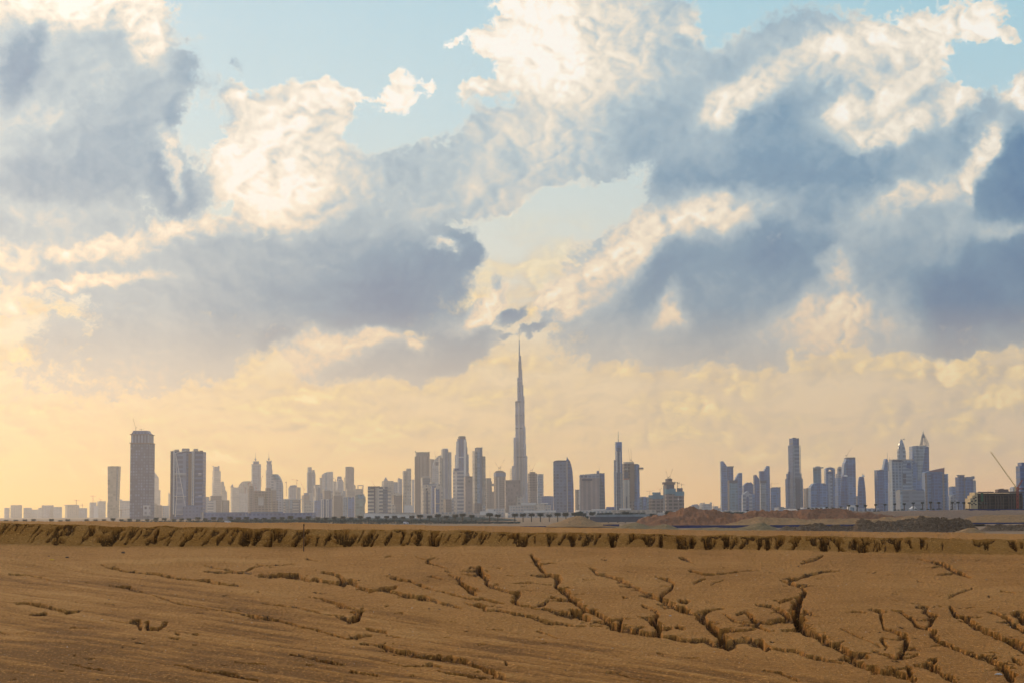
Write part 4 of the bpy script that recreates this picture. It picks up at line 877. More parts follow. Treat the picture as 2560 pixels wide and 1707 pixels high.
tower('dark crowned tower', 7000, 'dark tall tower with cream corner strips and a stepped dark crown', [X(B, 1136.6, 1172, 1135, f_slate, .15), X('middle_body', 1139.3, 1168.5, 1117, f_slate, .15, 1135), X('upper_body', 1140.6, 1167, 1103, f_slate, .15, 1117), X('neck', 1142, 1165.5, 1096, f_slate, .15, 1103), X('crown', 1144.4, 1163.6, 1090, m_dark, .2, 1096), X('crown', 1146, 1162, 1088.8, m_conc, .2, 1090),
    X('corner_strip', 1140.8, 1146.8, 1103, m_white, None, 1170, 5, 8), X('corner_strip', 1159.5, 1165.5, 1098, m_white, None, 1190, 5, 8), X('glass_bay', 1147, 1159.5, 1097, f_deep, None, None, 4, 9), X('storey_band', 1147, 1159.5, 1141, m_white, None, 1143, 3, 10), Q('foot_wing', [(1165, None), (1166, 1185), (1170, 1176), (1174, 1186), (1174, None)], f_grey, 20, 8)])
tower('pale banded tower', 6000, 'pale tower with fine storey bands in front of the dark crowned tower', [X(B, 1132, 1159, 1175, f_band, .4), X('upper_storeys', 1133, 1149, 1169.5, f_slate, .3, 1175), X('low_wing', 1128, 1136, 1262, f_band, .3)])
tower('brown gridded block', 6200, 'dull brown gridded block beside the pale banded tower', [X(B, 1159, 1183, 1191, facade((.30, .25, .24), (.20, .17, .18), 14, 14, .5, .5), .2), X('roof_plant', 1163, 1182, 1189.6, m_brown, None, 1191)])
tower('pale offset twin tower', 5900, 'tall pale grey tower with offset tops and silvery strips', [X(B, 1181, 1200, 1126, f_cream, .3), X('core', 1187.5, 1206.6, 1118.6, f_fin, .5, fr=5), X('side_wing', 1203, 1214, 1139.6, f_beige, .6), X('glass_bay', 1193, 1200, 1130, m_paleglass, None, None, 4, 9), X('roof_edge', 1190, 1206.6, 1117.3, m_conc, None, 1118.6)])
block('low brown podium', 5800, 'low brown block with a pale neighbour at the foot of the pale offset twin tower', [X('wall', 1183, 1204, 1257, f_brown, .2), X('side_wing', 1203, 1214, 1263, f_pale, .3), X('low_wing', 1214, 1234, 1272.5, m_white, .2)])
block('brown half finished block', 7600, 'brown half finished block with open floors and a thin mast', [X('wall', 1214, 1228.5, 1194, f_shell, .25), S('mast', 1225, 1175, 1194, .8), X('low_wing', 1228, 1235, 1208, f_brown, None, 1214), X('low_wing', 1228, 1235, 1228, f_shell, None), X('core', 1228, 1230, 1202, f_shell)], CO, kind='building_shell')
tower('domed shell tower', 7200, 'unfinished brown tower with a low dome under crane jibs', [X(B, 1234.5, 1264, 1190, f_shell, .2), X('cornice', 1234, 1264.6, 1180.5, f_slate, .2, 1190), Q('dome', [(1236, 1180.5), (1239, 1177), (1245, 1175.5), (1255, 1175.6), (1261, 1178), (1263, 1180.5)], m_brown, 36, -4), X('glass_bay', 1244, 1248, 1192, m_conc, None, None, 4, 4)], CO)
tower('plain brown slab', 6400, 'plain brown slab standing in front of the tallest tower', [X(B, 1261.5, 1301, 1199, facade((.29, .22, .20), (.24, .18, .17), 12, 9, .6, .6), .08), X('side_wing', 1287, 1307, 1240, f_beige, .3, fr=6)])

# ---- the tallest tower: setbacks climbing in a spiral round a core
def mega():
    D = 8600; cx = 1301.3
    m = D / FPX
    ox = float(pt(cx, 1200, D)[0])
    r = empty('skyscraper', (ox, D, 0), 'immensely tall needle tower of stepped round setbacks ending in a spire', 'skyscraper', GROUP['t'])
    zf = lambda v: float(pt(cx, 800 + v / 2.903, D)[2])
    xf = lambda u: (1180 + u / 2.903 - cx) * m
    mat = facade((.42, .44, .52), (.19, .23, .33), 300, 9, .97, .55, .3, .25)
    mat2 = facade((.32, .35, .43), (.14, .18, .27), 300, 7, .97, .55, .3, .25)
    def tube(name, ul, ur, v1, v0, mt, cy=0, n=18, par=r):
        a, b = xf(ul), xf(ur); R_ = (b - a) / 2
        mb = MB(); z1, z0 = zf(v1), (0 if v0 is None else zf(v0))
        mb.lathe([(R_, z0), (R_, z1 - 3), (R_ * .9, z1)], n, (a + b) / 2, cy)
        return mb.build(name, mt, par, smooth=False)
    tube('core', 333, 372, 415, None, mat, 0)
    tube('core', 342, 366, 300, 415, mat2, 0)
    # wing tiers, one setback higher than the next round the core
    for ul, ur, v1, cy in ((284, 316, 1160, -6), (290, 325, 1055, 6), (303, 340, 850, -14), (317, 352, 585, 8), (333, 356, 418, -8), (343, 362, 290, 6),
                           (352, 363.5, 258, -6), (350, 371, 355, 6), (352, 378, 470, -14), (350, 385, 548, 4), (352, 391, 770, -12), (350, 395, 895, 8), (352, 403, 985, -10), (350, 408, 1180, 8), (352, 413, 1262, -12)):
        tube('wing', ul, ur, v1, None, mat, cy, 14)
    for ul, ur, v in ((316, 386, 690), (317, 391, 782), (303, 404, 990), (333, 378, 512), (317, 386, 590)):
        a, b = xf(ul), xf(ur)
        mb = MB(); mb.lathe([((b - a) / 2 + .5, zf(v + 5)), ((b - a) / 2 + .5, zf(v))], 18, (a + b) / 2, -2)
        mb.build('plant_band', m_dark if v != 690 else f_slate, r)
    mb = MB(); c = (xf(346) + xf(355)) / 2
    mb.lathe([(xf(356.5) - c, zf(310)), (xf(355) - c, zf(200)), (xf(353.2) - c, zf(150))], 10, c, 0); sp = mb.build('spire', mat2, r)
    mb = MB(); mb.lathe([(xf(352.2) - c, zf(151)), (xf(351.3) - c, zf(100)), (.7, zf(68))], 8, c, 0); mb.build('needle', m_steel, sp)
    for ul, ur, v1 in ((318, 326, 855), (340, 350, 600), (365, 372, 600), (380, 386, 1000), (306, 312, 1065)):
        a, b = xf(ul), xf(ur); mb = MB(); mb.lathe([((b - a) / 2, 0), ((b - a) / 2, zf(v1))], 10, (a + b) / 2, -30); mb.build('bright_fin', f_fin, r)
    NICKS.append(('tallest tower', 1280, 1322, D))
    mb = MB()
mega()
block('hoist frame', 8000, 'thin lattice hoist frame beside the tallest tower', [W('frame', [(1275.5, 1170, 1275.5, 1205), (1279, 1170, 1279, 1205)] + [(1275.5, 1172 + 5 * i, 1279, 1172 + 5 * i) for i in range(7)], .8)], 'x', kind='hoist_frame', cat='scaffold', major=False)

tower('crane topped shell', 7000, 'dark unfinished tower with cranes just beyond the tallest tower', [X(B, 1320, 1343, 1182, f_shell, .2), X('core', 1324, 1338, 1178.6, m_brown, .2, 1182), X('low_wing', 1323, 1344, 1225, f_brown, .2, fr=6)], CO)
tower('grey finished slab', 6900, 'grey flat slab joined to the dark unfinished tower with cranes', [X(B, 1342.5, 1359, 1184, f_grey, .3), X('glass_bay', 1345, 1349, 1188, m_paleglass, None, None, 3, 4)])
block('curved low block', 6600, 'low dark block with a curved roof beside the curved sail tower', [Q('wall', [(1354, None), (1354, 1240.5), (1362, 1239), (1376, 1238.6), (1383.5, 1240), (1383.5, None)], f_slate, 40), X('white_roof', 1352, 1370, 1256, m_white, None, 1259, 20, 8)])
block('white mall podium', 6200, 'long white stepped podium at the feet of the tallest tower', [X('wall', 1262, 1378, 1262, f_pale, .1), X('upper_body', 1300, 1340, 1256, m_white, .1, 1262), X('low_wing', 1215, 1262, 1270, f_pale, .1), X('side_wing', 1336, 1362, 1258, f_cream, .2, fr=6)])
tower('curved sail tower', 5600, 'blue slab tower with a curved glass fin rising past its roof', [X(B, 1384, 1418.5, 1153, facade((.14, .20, .32), (.07, .11, .21), 9, 10, .6, .6), None, dep=36), Q('roof', [(1384.5, 1153), (1386, 1151), (1394, 1149.6), (1417, 1149.6), (1418, 1153)], m_dark, 30, -3),
    Q('glass_fin', [(1416, None), (1416, 1150), (1417.8, 1141), (1420.5, 1146.5), (1424.5, 1151), (1427, 1158), (1429.5, 1167), (1431.5, 1180), (1433.5, 1210), (1434.5, 1245), (1434.5, None)], f_deep, 30, 2), X('pale_seam', 1416.3, 1419.5, 1152, m_conc, None, None, 3, 4), W('lattice', [(1417.8, 1141, 1417.8, 1152), (1420.5, 1146, 1419, 1156), (1424.5, 1151, 1424, 1165), (1417.8, 1143, 1426.5, 1162)], 1.0)])
block('small mauve slab', 6000, 'small mauve slab beside the pinkish stepped slab', [X('wall', 1438, 1450, 1222.6, f_brown, .3), X('low_wing', 1441, 1452, 1226, f_beige, .3)])
tower('pinkish stepped slab', 5400, 'wide pinkish slab with a dark band top and a dark glass rear wing', [Q(B, [(1449.5, None), (1449.5, 1187), (1451, 1185.5), (1497, 1182), (1499, 1182.5), (1499, None)], f_grey, 40), X('front_slab', 1451, 1498, 1193.8, facade((.44, .35, .33), (.28, .23, .24), 300, 13, .97, .55, .5, .2), None, None, 8, 7), X('dark_band', 1455, 1480, 1196.4, m_dark, None, 1200.6, 4, 12),
    Q('rear_wing', [(1497, None), (1497, 1183), (1499, 1181.6), (1511.5, 1181.6), (1513.5, None)], m_glass, 40, -3), Q('glass_fin', [(1500, 1183), (1511.5, 1183), (1512.4, 1235)], f_deep, 3, -1), X('cap', 1492, 1498, 1176, f_slate, None, 1182.5), S('mast', 1498, 1162, 1182, .9)])
tower('antenna glass tower', 5200, 'slim teal glass tower topped by a tall antenna', [X(B, 1535.8, 1556.8, 1179, f_teal, .12), X('upper_body', 1538.6, 1555.3, 1103.7, f_blue, .15, 1182), X('side_wing', 1535.4, 1540, 1149, f_blue, .3), X('glass_bay', 1543, 1549.5, 1128, m_glass, None, None, 3, 3), X('pale_fin', 1541.5, 1543.2, 1127, m_white, None, 1180, 3, 4), X('pale_fin', 1549.5, 1551, 1128, m_white, None, 1180, 3, 4), X('dark_band', 1541, 1550, 1118.4, m_dark, None, 1120, 3, 4), X('dark_band', 1542, 1549.5, 1125.5, m_dark, None, 1127.6, 3, 4.3), S('antenna', 1546, 1076, 1104, 2.0), X('pale_fin', 1539.5, 1541.2, 1154, m_white, None, None, 3, 5), X('pale_fin', 1551.5, 1553.5, 1182, m_conc, None, None, 3, 5)])
tower('balcony deck tower', 5600, 'unfinished dark tower with a jutting deck near its top', [X(B, 1557, 1586, 1158, f_shell, .15), X('crown', 1559.6, 1585.2, 1153.6, m_conc, .15, 1158), X('side_wing', 1585, 1600, 1160, f_blue, .6), X('cap', 1586, 1596, 1158.6, f_slate, None, 1160), X('deck', 1597, 1608.5, 1168.2, m_dark, None, 1172, 20, 3), W('deck_rail', [(1600, 1166.6, 1608, 1166.6), (1600, 1173.8, 1608, 1173.8)], .7), X('white_bay', 1558.5, 1573.5, 1198, facade((.66, .62, .54), (.40, .38, .36), 300, 22, .97, .3, .5, .1), None, None, 6, 8), X('glass_bay', 1564.5, 1567, 1240, m_glass, None, None, 3, 15), X('orange_edge', 1558.5, 1572, 1195.6, m_red, None, 1198, 4, 8), X('open_floors', 1560, 1571, 1178, m_dark, None, 1194, 3, 4), X('pale_floor', 1562, 1570, 1170, m_conc, None, 1173, 3, 4), X('recess', 1575, 1586, 1160, m_brown, None, 1250, 3, 3)], CO)
block('low teal terrace', 5900, 'long low teal grey terrace of narrow towers', [X('wall', 1591, 1606, 1242.5, f_teal, .3), X('side_wing', 1606, 1616, 1240.5, f_blue, .3), X('side_wing', 1615, 1625, 1241.6, f_teal, .3), X('roof_plant', 1601, 1606, 1240.5, m_conc, None, 1243)])
tower('netted square shell', 5300, 'squat unfinished block with blue netting round its top', [X(B, 1624, 1658, 1244, f_shell, .2), X('netting', 1623.4, 1659, 1236.5, m_net, .2, 1246), X('core', 1632, 1652, 1229.5, m_net, .2, 1237), X('side_scaffold', 1656, 1661, 1244, f_shell, None)], CO, kind='building_shell', cat='building')
tower('netted stepped shell', 5000, 'large unfinished tower with stepped core and wide blue netting', [X(B, 1662, 1689, 1222, f_shell, .15), X('side_wing', 1687, 1711.6, 1236, f_shell, .7, fr=4), X('netting', 1661.4, 1690, 1220, m_net, .15, 1234), X('netting', 1686.5, 1712, 1227.5, m_net, .7, 1238, fr=5), X('core', 1661.5, 1686, 1204.5, m_dark, .2, 1222), X('upper_body', 1664, 1681, 1196, f_shell, .2, 1206), X('platform', 1657.5, 1688, 1204, m_brown, None, 1210, 30, 2), X('core', 1693, 1707, 1219, m_dark, .3, 1229), X('hoist_mast', 1658, 1661, 1212, m_steel, None, None, 4, 6), X('cap', 1668, 1678, 1194.8, m_dark, None, 1196), X('bright_window', 1694, 1696.5, 1245, m_white, None, 1248, 2, 8)], CO, kind='building_shell', cat='building')
block('distant hipped block', 9000, 'distant hazy block with a hipped roof above the reddish mound', [X('wall', 1727, 1749, 1265, f_grey, .2), Q('roof', [(1726, 1265), (1733, 1260), (1743, 1259), (1750, 1265)], f_slate, 30, 0)])
block('distant castle block', 9000, 'distant hazy block with a notched roof line above the reddish mound', [X('wall', 1751, 1780.5, 1258.5, f_grey, .2), X('turret', 1751.5, 1756, 1256, f_grey, None, 1258.5), X('turret', 1758, 1762, 1255, f_grey, None, 1258.5), X('turret', 1775.5, 1780, 1254.6, f_grey, None, 1258.5)])
block('distant small block', 9100, 'small distant hazy block between the notched block and the blade roofed towers', [X('wall', 1782, 1796, 1264, f_grey, .2), X('side_wing', 1796, 1805, 1268.5, f_grey, .3), S('mast', 1784.5, 1257, 1265, 1.4), S('mast', 1801, 1252, 1269, .8)])

# ---- blade roofed towers
D0_ = 6600
tower('tall blade roof tower', D0_, 'tall dark tower whose slanted blade roof falls towards a flat slab', [Q(B, [(1802.5, 1152), (1808.3, 1152), (1818.5, 1166), (1818.5, None), (1804.5, None)], f_blue, 34), X('side_wing', 1818.3, 1834, 1165.4, f_deep, .12, fr=3), X('roof_edge', 1819, 1834.2, 1164.6, m_dark, None, 1167, 20, 4), S('mast', 1806.8, 1149, 1152.5, .9)])
tower('low blade roof tower', D0_ - 250, 'shorter tower whose blade roof rises away from the tall blade roof tower', [Q(B, [(1836.5, 1200), (1847.5, 1181.5), (1855.6, 1181), (1856, None), (1836.5, None)], f_blue, 34), X('front_slab', 1824, 1843, 1203, f_teal, None, None, 26, 12), X('dark_band', 1822, 1843, 1199.6, m_dark, None, 1206.5, 26, 12.6), X('side_wing', 1820, 1826, 1201, f_brown, .3), S('mast', 1849, 1177.6, 1181.6, .9)])
tower('double gable block', D0_ + 200, 'dark block with two small roof gables behind the pale gabled block', [Q(B, [(1859, None), (1859, 1213), (1868, 1205), (1873, 1205.5), (1878, 1204.6), (1884, 1211), (1886, 1214), (1886, None)], f_deep, 40), W('finial', [(1868, 1205, 1868, 1202.6), (1877.5, 1204.6, 1877.5, 1202.6)], .8)], kind='office_block', cat='building')
tower('pale gabled block', D0_ - 500, 'pale banded block with a pointed gable and a dark arched slot', [Q(B, [(1857, None), (1857, 1236), (1869, 1226.6), (1880.5, 1236), (1881, None)], facade((.34, .39, .47), (.12, .18, .28), 11, 300, .55, .97, .3, .2), 34), Q('glass_bay', [(1865.5, None), (1865.5, 1243), (1869, 1239.5), (1872.5, 1243), (1872.5, None)], f_deep, 3, 1.4), X('side_wing', 1881, 1887, 1234, f_blue, None)], kind='office_block', cat='building')
tower('narrow blade tower', D0_ - 100, 'narrow dark tower with a blade roof falling towards the flat topped slab', [Q(B, [(1886, 1186), (1891, 1186), (1899, 1198), (1899, None), (1887.5, None)], f_deep, 34), S('mast', 1890.4, 1183.4, 1186.6, .8)])
tower('rising blade tower', D0_ - 50, 'dark tower with a blade roof rising at its outer edge beside a flat slab', [Q(B, [(1911, 1176), (1918, 1163.6), (1924, 1164), (1926.6, None), (1912, None)], f_blue, 34), X('side_wing', 1899.3, 1913.5, 1176.6, f_deep, .1, fr=2), X('front_slab', 1900.6, 1914.5, 1203, m_paleglass, None, None, 20, 12), X('dark_band', 1899.4, 1914.5, 1200.4, m_dark, None, 1206.5, 20, 12.5), S('mast', 1917, 1162, 1165, .8)])
tower('flat crane block', 6200, 'flat blue grey block with a small crane on its roof', [X(B, 1927.5, 1954.6, 1219, f_blue, .6), X('roof_plant', 1930, 1954, 1216.6, f_slate, .6, 1219)], kind='office_block', cat='building')
block('low white terrace', 5800, 'low pale terrace at the foot of the flat crane block', [X('wall', 1940, 1976, 1268, f_grey, .2), X('upper_body', 1946, 1960, 1266, f_grey, None, 1268)])
tower('stepped slate tower', 6000, 'tall slate tower stepping out in symmetrical wings', [X(B, 1974.5, 2000.8, 1112, f_slate, .35), X('crown', 1975.5, 1998.4, 1094.6, f_deep, .3, 1112), X('roof_plant', 1982, 1990, 1093, m_dark, None, 1094.6), X('glass_bay', 1984.5, 1999, 1113, facade((.20, .26, .36), (.07, .12, .21), 12, 300, .6, .97, .3, .2), None, None, 3, 8), X('side_wing', 1964.8, 1976, 1196, f_slate, .4), X('side_wing', 1966.5, 1976, 1183, f_slate, .4, 1198), X('side_wing', 1970, 1976, 1177.4, f_slate, .4, 1184),
    X('side_wing', 2000, 2009, 1195, f_slate, .6), X('side_wing', 2000, 2004.8, 1182.4, f_slate, .6, 1196), X('pale_fin', 1984, 1985.6, 1113, m_paleglass, None, None, 3, 12), X('pale_fin', 2000.3, 2001.6, 1113, m_paleglass, None, None, 3, 9), X('dark_band', 1988, 1999, 1196, m_dark, None, None, 3, 12)])
block('mauve side block', 6700, 'small mauve block beside the vaulted blue hall', [X('wall', 2011, 2028, 1219.6, f_brown, .3), X('roof_plant', 2019, 2026, 1218, m_conc, None, 1219.6)])
tower('vaulted blue hall', 6000, 'broad blue block with two rounded vaulted roofs', [Q(B, [(2027, None), (2027, 1219), (2029, 1213), (2034, 1208), (2042, 1206), (2050, 1206.4), (2052.5, 1208), (2060, 1206.6), (2066, 1210), (2068.6, 1214), (2069, None)], f_blue, 50), Q('glass_strip', [(2043, None), (2043, 1206.6), (2050, 1207), (2050, None)], f_deep, 3, 1.3)], kind='office_block', cat='building')
tower('framed teal slab', 6500, 'teal slab framed in pale edges rising behind the vaulted blue hall', [X(B, 2034.5, 2057, 1167.6, f_teal, .75), X('cap', 2040, 2050.5, 1164.4, m_conc, None, 1167.6), X('pale_frame', 2034.3, 2057.2, 1167, m_paleglass, None, 1169.8, 30, 12), X('pale_frame', 2050, 2051.6, 1169, m_paleglass, None, 1212, 3, 14)])
tower('open arch tower', 6200, 'blue tower with an arched top pierced by a wide opening', [Q(B, [(2065, None), (2065, 1172), (2068, 1168.6), (2074, 1167), (2081, 1167.4), (2086, 1169.6), (2087.6, 1173), (2088, None), (2083, None), (2083, 1178), (2081, 1173), (2073, 1172.4), (2070.4, 1177), (2070.4, None)], f_blue, 36), X('core', 2070, 2083.4, 1177, f_deep, None, None, 24, -4), X('banded_front', 2071, 2081.6, 1184, facade((.28, .36, .46), (.08, .14, .25), 11, 300, .55, .97, .3, .2), None, None, 4, -2), S('mast', 2076, 1161, 1167, .9)])
tower('stepped dome tower', 6700, 'stepped blue tower with a small dome and spire', [X(B, 2089.5, 2108, 1193, f_blue, .3), X('shoulder', 2091, 2107, 1183, f_grey, .3, 1193), X('neck', 2094.6, 2107, 1170, f_slate, .3, 1184), L('dome', 2100.6, [(6.2, 1170.5), (5.6, 1168), (3.6, 1165.8), (1, 1165)], m_conc, 12), S('spire', 2100.5, 1161.6, 1166, .9), X('window_block', 2095.6, 2100.6, 1171.4, m_dark, None, 1177, 3, 3)])
tower('sloped shoulder slab', 6400, 'large blue slab with a ragged sloping shoulder and a crane on top', [Q(B, [(2108, None), (2108.5, 1190), (2111, 1158), (2114.5, 1152), (2116.5, 1144), (2138.6, 1143.2), (2141, None)], f_blue, 45), X('dark_band', 2118, 2138.4, 1142.4, m_dark, None, 1146, 40, 1.4), X('platform', 2112.8, 2118, 1143.4, m_brown, None, 1145, 16, 2), X('glass_bay', 2116, 2137, 1161, f_deep, None, 1190, 3, 1.6)])
tower('shorter bullet tower', 5900, 'blue bullet shaped tower with a spiky white tip in front of the sloped shoulder slab', [L(B, 2113.5, [(9.5, None), (9.4, 1240), (8.8, 1218), (8.0, 1204), (6.8, 1194), (5.4, 1189)], f_deep, 22), L('tip', 2115, [(5.4, 1190), (4, 1187.6), (1.6, 1186)], m_white, 12), W('horn', [(2112, 1189, 2114.4, 1182), (2116.6, 1188, 2117.4, 1181.6), (2119, 1191, 2119.6, 1186)], .9)])
tower('freestanding bullet tower', 5850, 'blue bullet shaped tower standing alone with a white tip', [L(B, 2157.3, [(10.9, None), (10.4, 1240), (9.4, 1218), (8.2, 1204), (7, 1195), (5.2, 1190.5)], f_deep, 22), L('tip', 2158.6, [(5.0, 1191.5), (3.8, 1188), (1.8, 1186)], m_white, 12), W('horn', [(2157, 1188, 2157.4, 1181.6), (2160.6, 1189, 2161.4, 1182)], .9)])
block('low mauve strip', 6500, 'low mauve block tucked beside the freestanding bullet tower', [X('wall', 2140, 2149, 1240, f_brown, .3), X('roof_plant', 2141, 2146, 1238.6, m_conc, None, 1240)], major=False)

# ---- lattice spire cluster
tower('plain flat slab', 5800, 'plain flat topped blue slab at the edge of the lattice spire cluster', [X(B, 2190, 2211, 1174, f_deep, .2), X('roof_plant', 2200, 2210, 1172.4, m_conc, None, 1174), X('low_wing', 2190.4, 2194, 1225, f_blue, .3)])
tower('sharp fin tower', 6000, 'narrow blue tower with a sharp fin top and tall antenna', [Q(B, [(2208.6, None), (2209, 1172), (2214, 1147), (2216, 1145.4), (2219.8, 1149), (2220.4, None)], f_blue, 34), S('antenna', 2219.4, 1129, 1152, 1.6)])
tower('banded thin tower', 6200, 'thin pale banded tower tucked behind the sharp fin tower', [X(B, 2220, 2232, 1176, f_band, .3), X('upper_body', 2221.4, 2231, 1153.6, m_paleglass, .3, 1176), S('mast', 2225, 1143, 1154, 1.0), X('window_block', 2221.5, 2224, 1158, m_dark, None, 1176, 3, 4)])
tower('white lined hotel slab', 5400, 'broad slab with rows of white uprights and a curved glass bay', [X(B, 2231, 2283.5, 1150, facade((.30, .37, .45), (.07, .14, .25), 8, 9, .7, .6), None, dep=40), X('roof_edge', 2230.6, 2283.8, 1147, m_conc, None, 1150), X('dark_band', 2232, 2255, 1149, m_dark, None, 1152.4, 3, 3), Q('glass_bay', [(2256, 1225), (2257, 1154), (2278, 1154), (2279, 1225)], facade((.30, .38, .47), (.10, .17, .28), 10, 300, .55, .97, .3, .2), 4, 3), Q('glass_face', [(2264, 1168), (2267, 1157), (2276, 1156), (2278, 1172)], f_deep, 3, 5), X('window_block', 2257, 2264, 1183, m_dark, None, 1194, 3, 5), X('window_block', 2257, 2264, 1196, m_dark, None, 1207, 3, 5)])
tower('teardrop tower', 6300, 'teardrop shaped faceted tower top rising behind the white lined hotel slab', [L(B, 2259.8, [(11, None), (11, 1150), (11.1, 1138), (10.8, 1129), (9.6, 1120), (7.4, 1111), (4.6, 1103), (2.4, 1098), (1.6, 1096.4)], facade((.30, .36, .42), (.12, .17, .24), 13, 300, .6, .97, .25, .2), 10), L('cap', 2259.8, [(2.6, 1098.4), (2.2, 1096.4)], m_dark, 8), S('mast', 2262, 1090, 1097, .6)])
tower('lattice spire tower', 6000, 'tall faceted tower crowned by an open lattice pyramid spire', [Q(B, [(2281, None), (2281, 1114.6), (2293, 1113), (2322.5, 1117), (2324, None)], f_blue, 50), Q('pale_facet', [(2281.5, 1116), (2292, 1114), (2293, 1158), (2286, 1152)], m_paleglass, 3, 1.3), Q('pale_facet', [(2293.5, 1114), (2316, 1113.6), (2300, 1200), (2294, 1200)], m_paleglass, 3, 1.5), Q('dark_facet', [(2313, 1118), (2318, 1114), (2322, 1118), (2323, 1190), (2306, 1170)], f_deep, 3, 1.8),
    W('lattice', [(2299.5, 1112.5, 2303, 1100, 0, 4), (2303, 1100, 2310, 1079.5, 4, 16), (2321.5, 1108, 2318, 1098, 0, 4), (2318, 1098, 2310, 1079.5, 4, 16), (2299.5, 1112.5, 2321.5, 1112.5, 0, 0), (2321.8, 1118, 2321.5, 1106, 0, 0), (2301, 1106, 2321, 1106, 2, 2), (2303, 1100, 2318.6, 1100, 4, 4), (2305.4, 1093, 2315.2, 1093, 8, 8), (2310, 1079.5, 2306, 1112.5, 16, 0), (2310, 1079.5, 2313.6, 1112.5, 16, 0), (2310, 1079.5, 2310, 1112, 16, 32), (2303, 1100, 2306, 1100, 4, 28), (2318.6, 1100, 2314, 1100, 4, 28), (2299.5, 1112.5, 2306, 1112.5, 0, 36), (2321.5, 1112.5, 2314, 1112.5, 0, 36)], 1.1),
    Q('spire_top', [(2305, 1094), (2310, 1078.6), (2315, 1094)], m_steel, 8, -10), W('lattice', [(2301.5, 1109, 2320.5, 1109, 1, 1), (2302, 1103, 2320, 1103, 3, 3), (2304, 1096.5, 2317, 1096.5, 6, 6), (2303.5, 1112, 2306.5, 1094, 1, 9), (2317, 1112, 2313.5, 1094, 1, 9), (2300.5, 1112, 2306, 1100, 1, 5), (2320.5, 1112, 2314.5, 1100, 1, 5)], 1.2), S('finial', 2310, 1072.6, 1080, .8)])
tower('low wide ribbed block', 5300, 'low wide ribbed block in front of the lattice spire tower', [X(B, 2250, 2313, 1225, facade((.20, .24, .31), (.12, .15, .21), 11, 300, .5, .97, .35, .2), .08), X('roof_edge', 2250, 2290, 1223.5, m_conc, None, 1225), X('pale_corner', 2250.3, 2256, 1225, m_paleglass, None, None, 3, 4), X('low_wing', 2288, 2312, 1222, f_deep, None, None, 20, -8)], kind='office_block', cat='building')
tower('sloped roof block', 5500, 'wide mauve and blue block with a red sloping roof edge', [Q(B, [(2313, None), (2313, 1180), (2324, 1176.5), (2360.8, 1168.6), (2361, None)], f_blue, 45), X('front_slab', 2323, 2354, 1182, f_deep, .3, None, 20, 12), X('side_wing', 2361, 2373.5, 1183.6, f_blue, .6), Q('roof', [(2324, 1178.5), (2324, 1176.4), (2360.8, 1168.4), (2360.8, 1180), (2352, 1178)], plain('red_roof', (.24, .10, .11)), 40, 1.5), X('pale_fin', 2313, 2318, 1182, f_brown, None, None, 3, 2), X('pale_fin', 2357, 2361, 1182, f_brown, None, None, 3, 2)])
block('small blue box tower', 6400, 'small blue box tower between the sloped roof block and the capped twin block', [X('wall', 2375.5, 2390.6, 1216, f_blue, .3), X('roof_plant', 2378, 2389, 1214.8, m_conc, None, 1216)])
block('rounded mauve hall', 6100, 'low rounded mauve hall in front of the small blue box tower', [Q('wall', [(2376, None), (2377, 1240), (2381, 1236.4), (2388, 1235), (2400, 1235.4), (2408, 1239), (2411, 1244), (2411, None)], f_grey, 40), Q('glass_strip', [(2384, 1242), (2388, 1239), (2400, 1239.4), (2404, 1243)], f_brown, 3, 1.3)])
tower('capped twin block', 6000, 'blue twin block with a flat overhanging cap on its taller half', [X(B, 2392.6, 2411.8, 1192, f_deep, .25), X('upper_body', 2396, 2411.4, 1187, f_deep, .2, 1192), X('cap', 2394.4, 2411.8, 1186, m_dark, None, 1187.4), X('side_wing', 2411.6, 2434, 1196, f_deep, .1), X('upper_wing', 2412, 2437, 1191, f_slate, .1, 1197), X('end_wing', 2433, 2442.4, 1199.4, f_grey, .6), X('roof_plant', 2430, 2436, 1189, m_conc, None, 1191)], kind='office_block', cat='building')
tower('logo topped tower', 3600, 'dark tower at the very edge with a pale disc sign near its top', [X(B, 2549.5, 2588, 1164, f_deep, .05), X('upper_body', 2552, 2588, 1155, f_deep, .05, 1164), L('disc_sign', 2556.6, [(2.0, 1163), (2.0, 1159)], m_white, 14)], kind='office_tower', cat='tower')
block('grey domed annex', 4200, 'small grey annex with a rounded roof behind the concrete building shell', [Q('wall', [(2533, None), (2533, 1219), (2535, 1216.4), (2541, 1215.4), (2549, 1217), (2549, None)], f_grey, 30), X('low_wing', 2528, 2534, 1232, f_grey, .3)])

# ---- long low sheds and podiums at the feet of the towers
block('long grey shed', 4200, 'long low blue grey shed below the domed shoulder block', [X('wall', 610, 780.5, 1281, f_slate, .04), X('upper_body', 628, 700, 1278.5, f_slate, None, 1281)], kind='warehouse', cat='warehouse', major=False)
block('long pale shed', 4400, 'long low grey shed running out from the twin slab tower', [X('wall', 505, 612, 1279.5, f_slate, .05), X('skylight', 592, 602, 1278, m_white, None, 1279.5), X('end_wall', 505, 508, 1279.5, m_conc, None, None, 10, 4)], kind='warehouse', cat='warehouse', major=False)
block('white flat depot', 4600, 'long white flat depot below the dark brown slab tower', [X('wall', 905, 1040, 1282, m_white, .04), X('roof_edge', 905, 1040, 1280.8, f_pale, None, 1282)], kind='warehouse', cat='warehouse', major=False)
block('pale flat depot', 4700, 'long pale depot running below the pale offset twin tower', [X('wall', 1040, 1262, 1282.5, f_pale, .04), X('upper_body', 1090, 1180, 1279.5, f_pale, None, 1282.5), X('bright_front', 1200, 1240, 1277, m_white, None, 1286, 10, 6)], kind='warehouse', cat='warehouse', major=False)
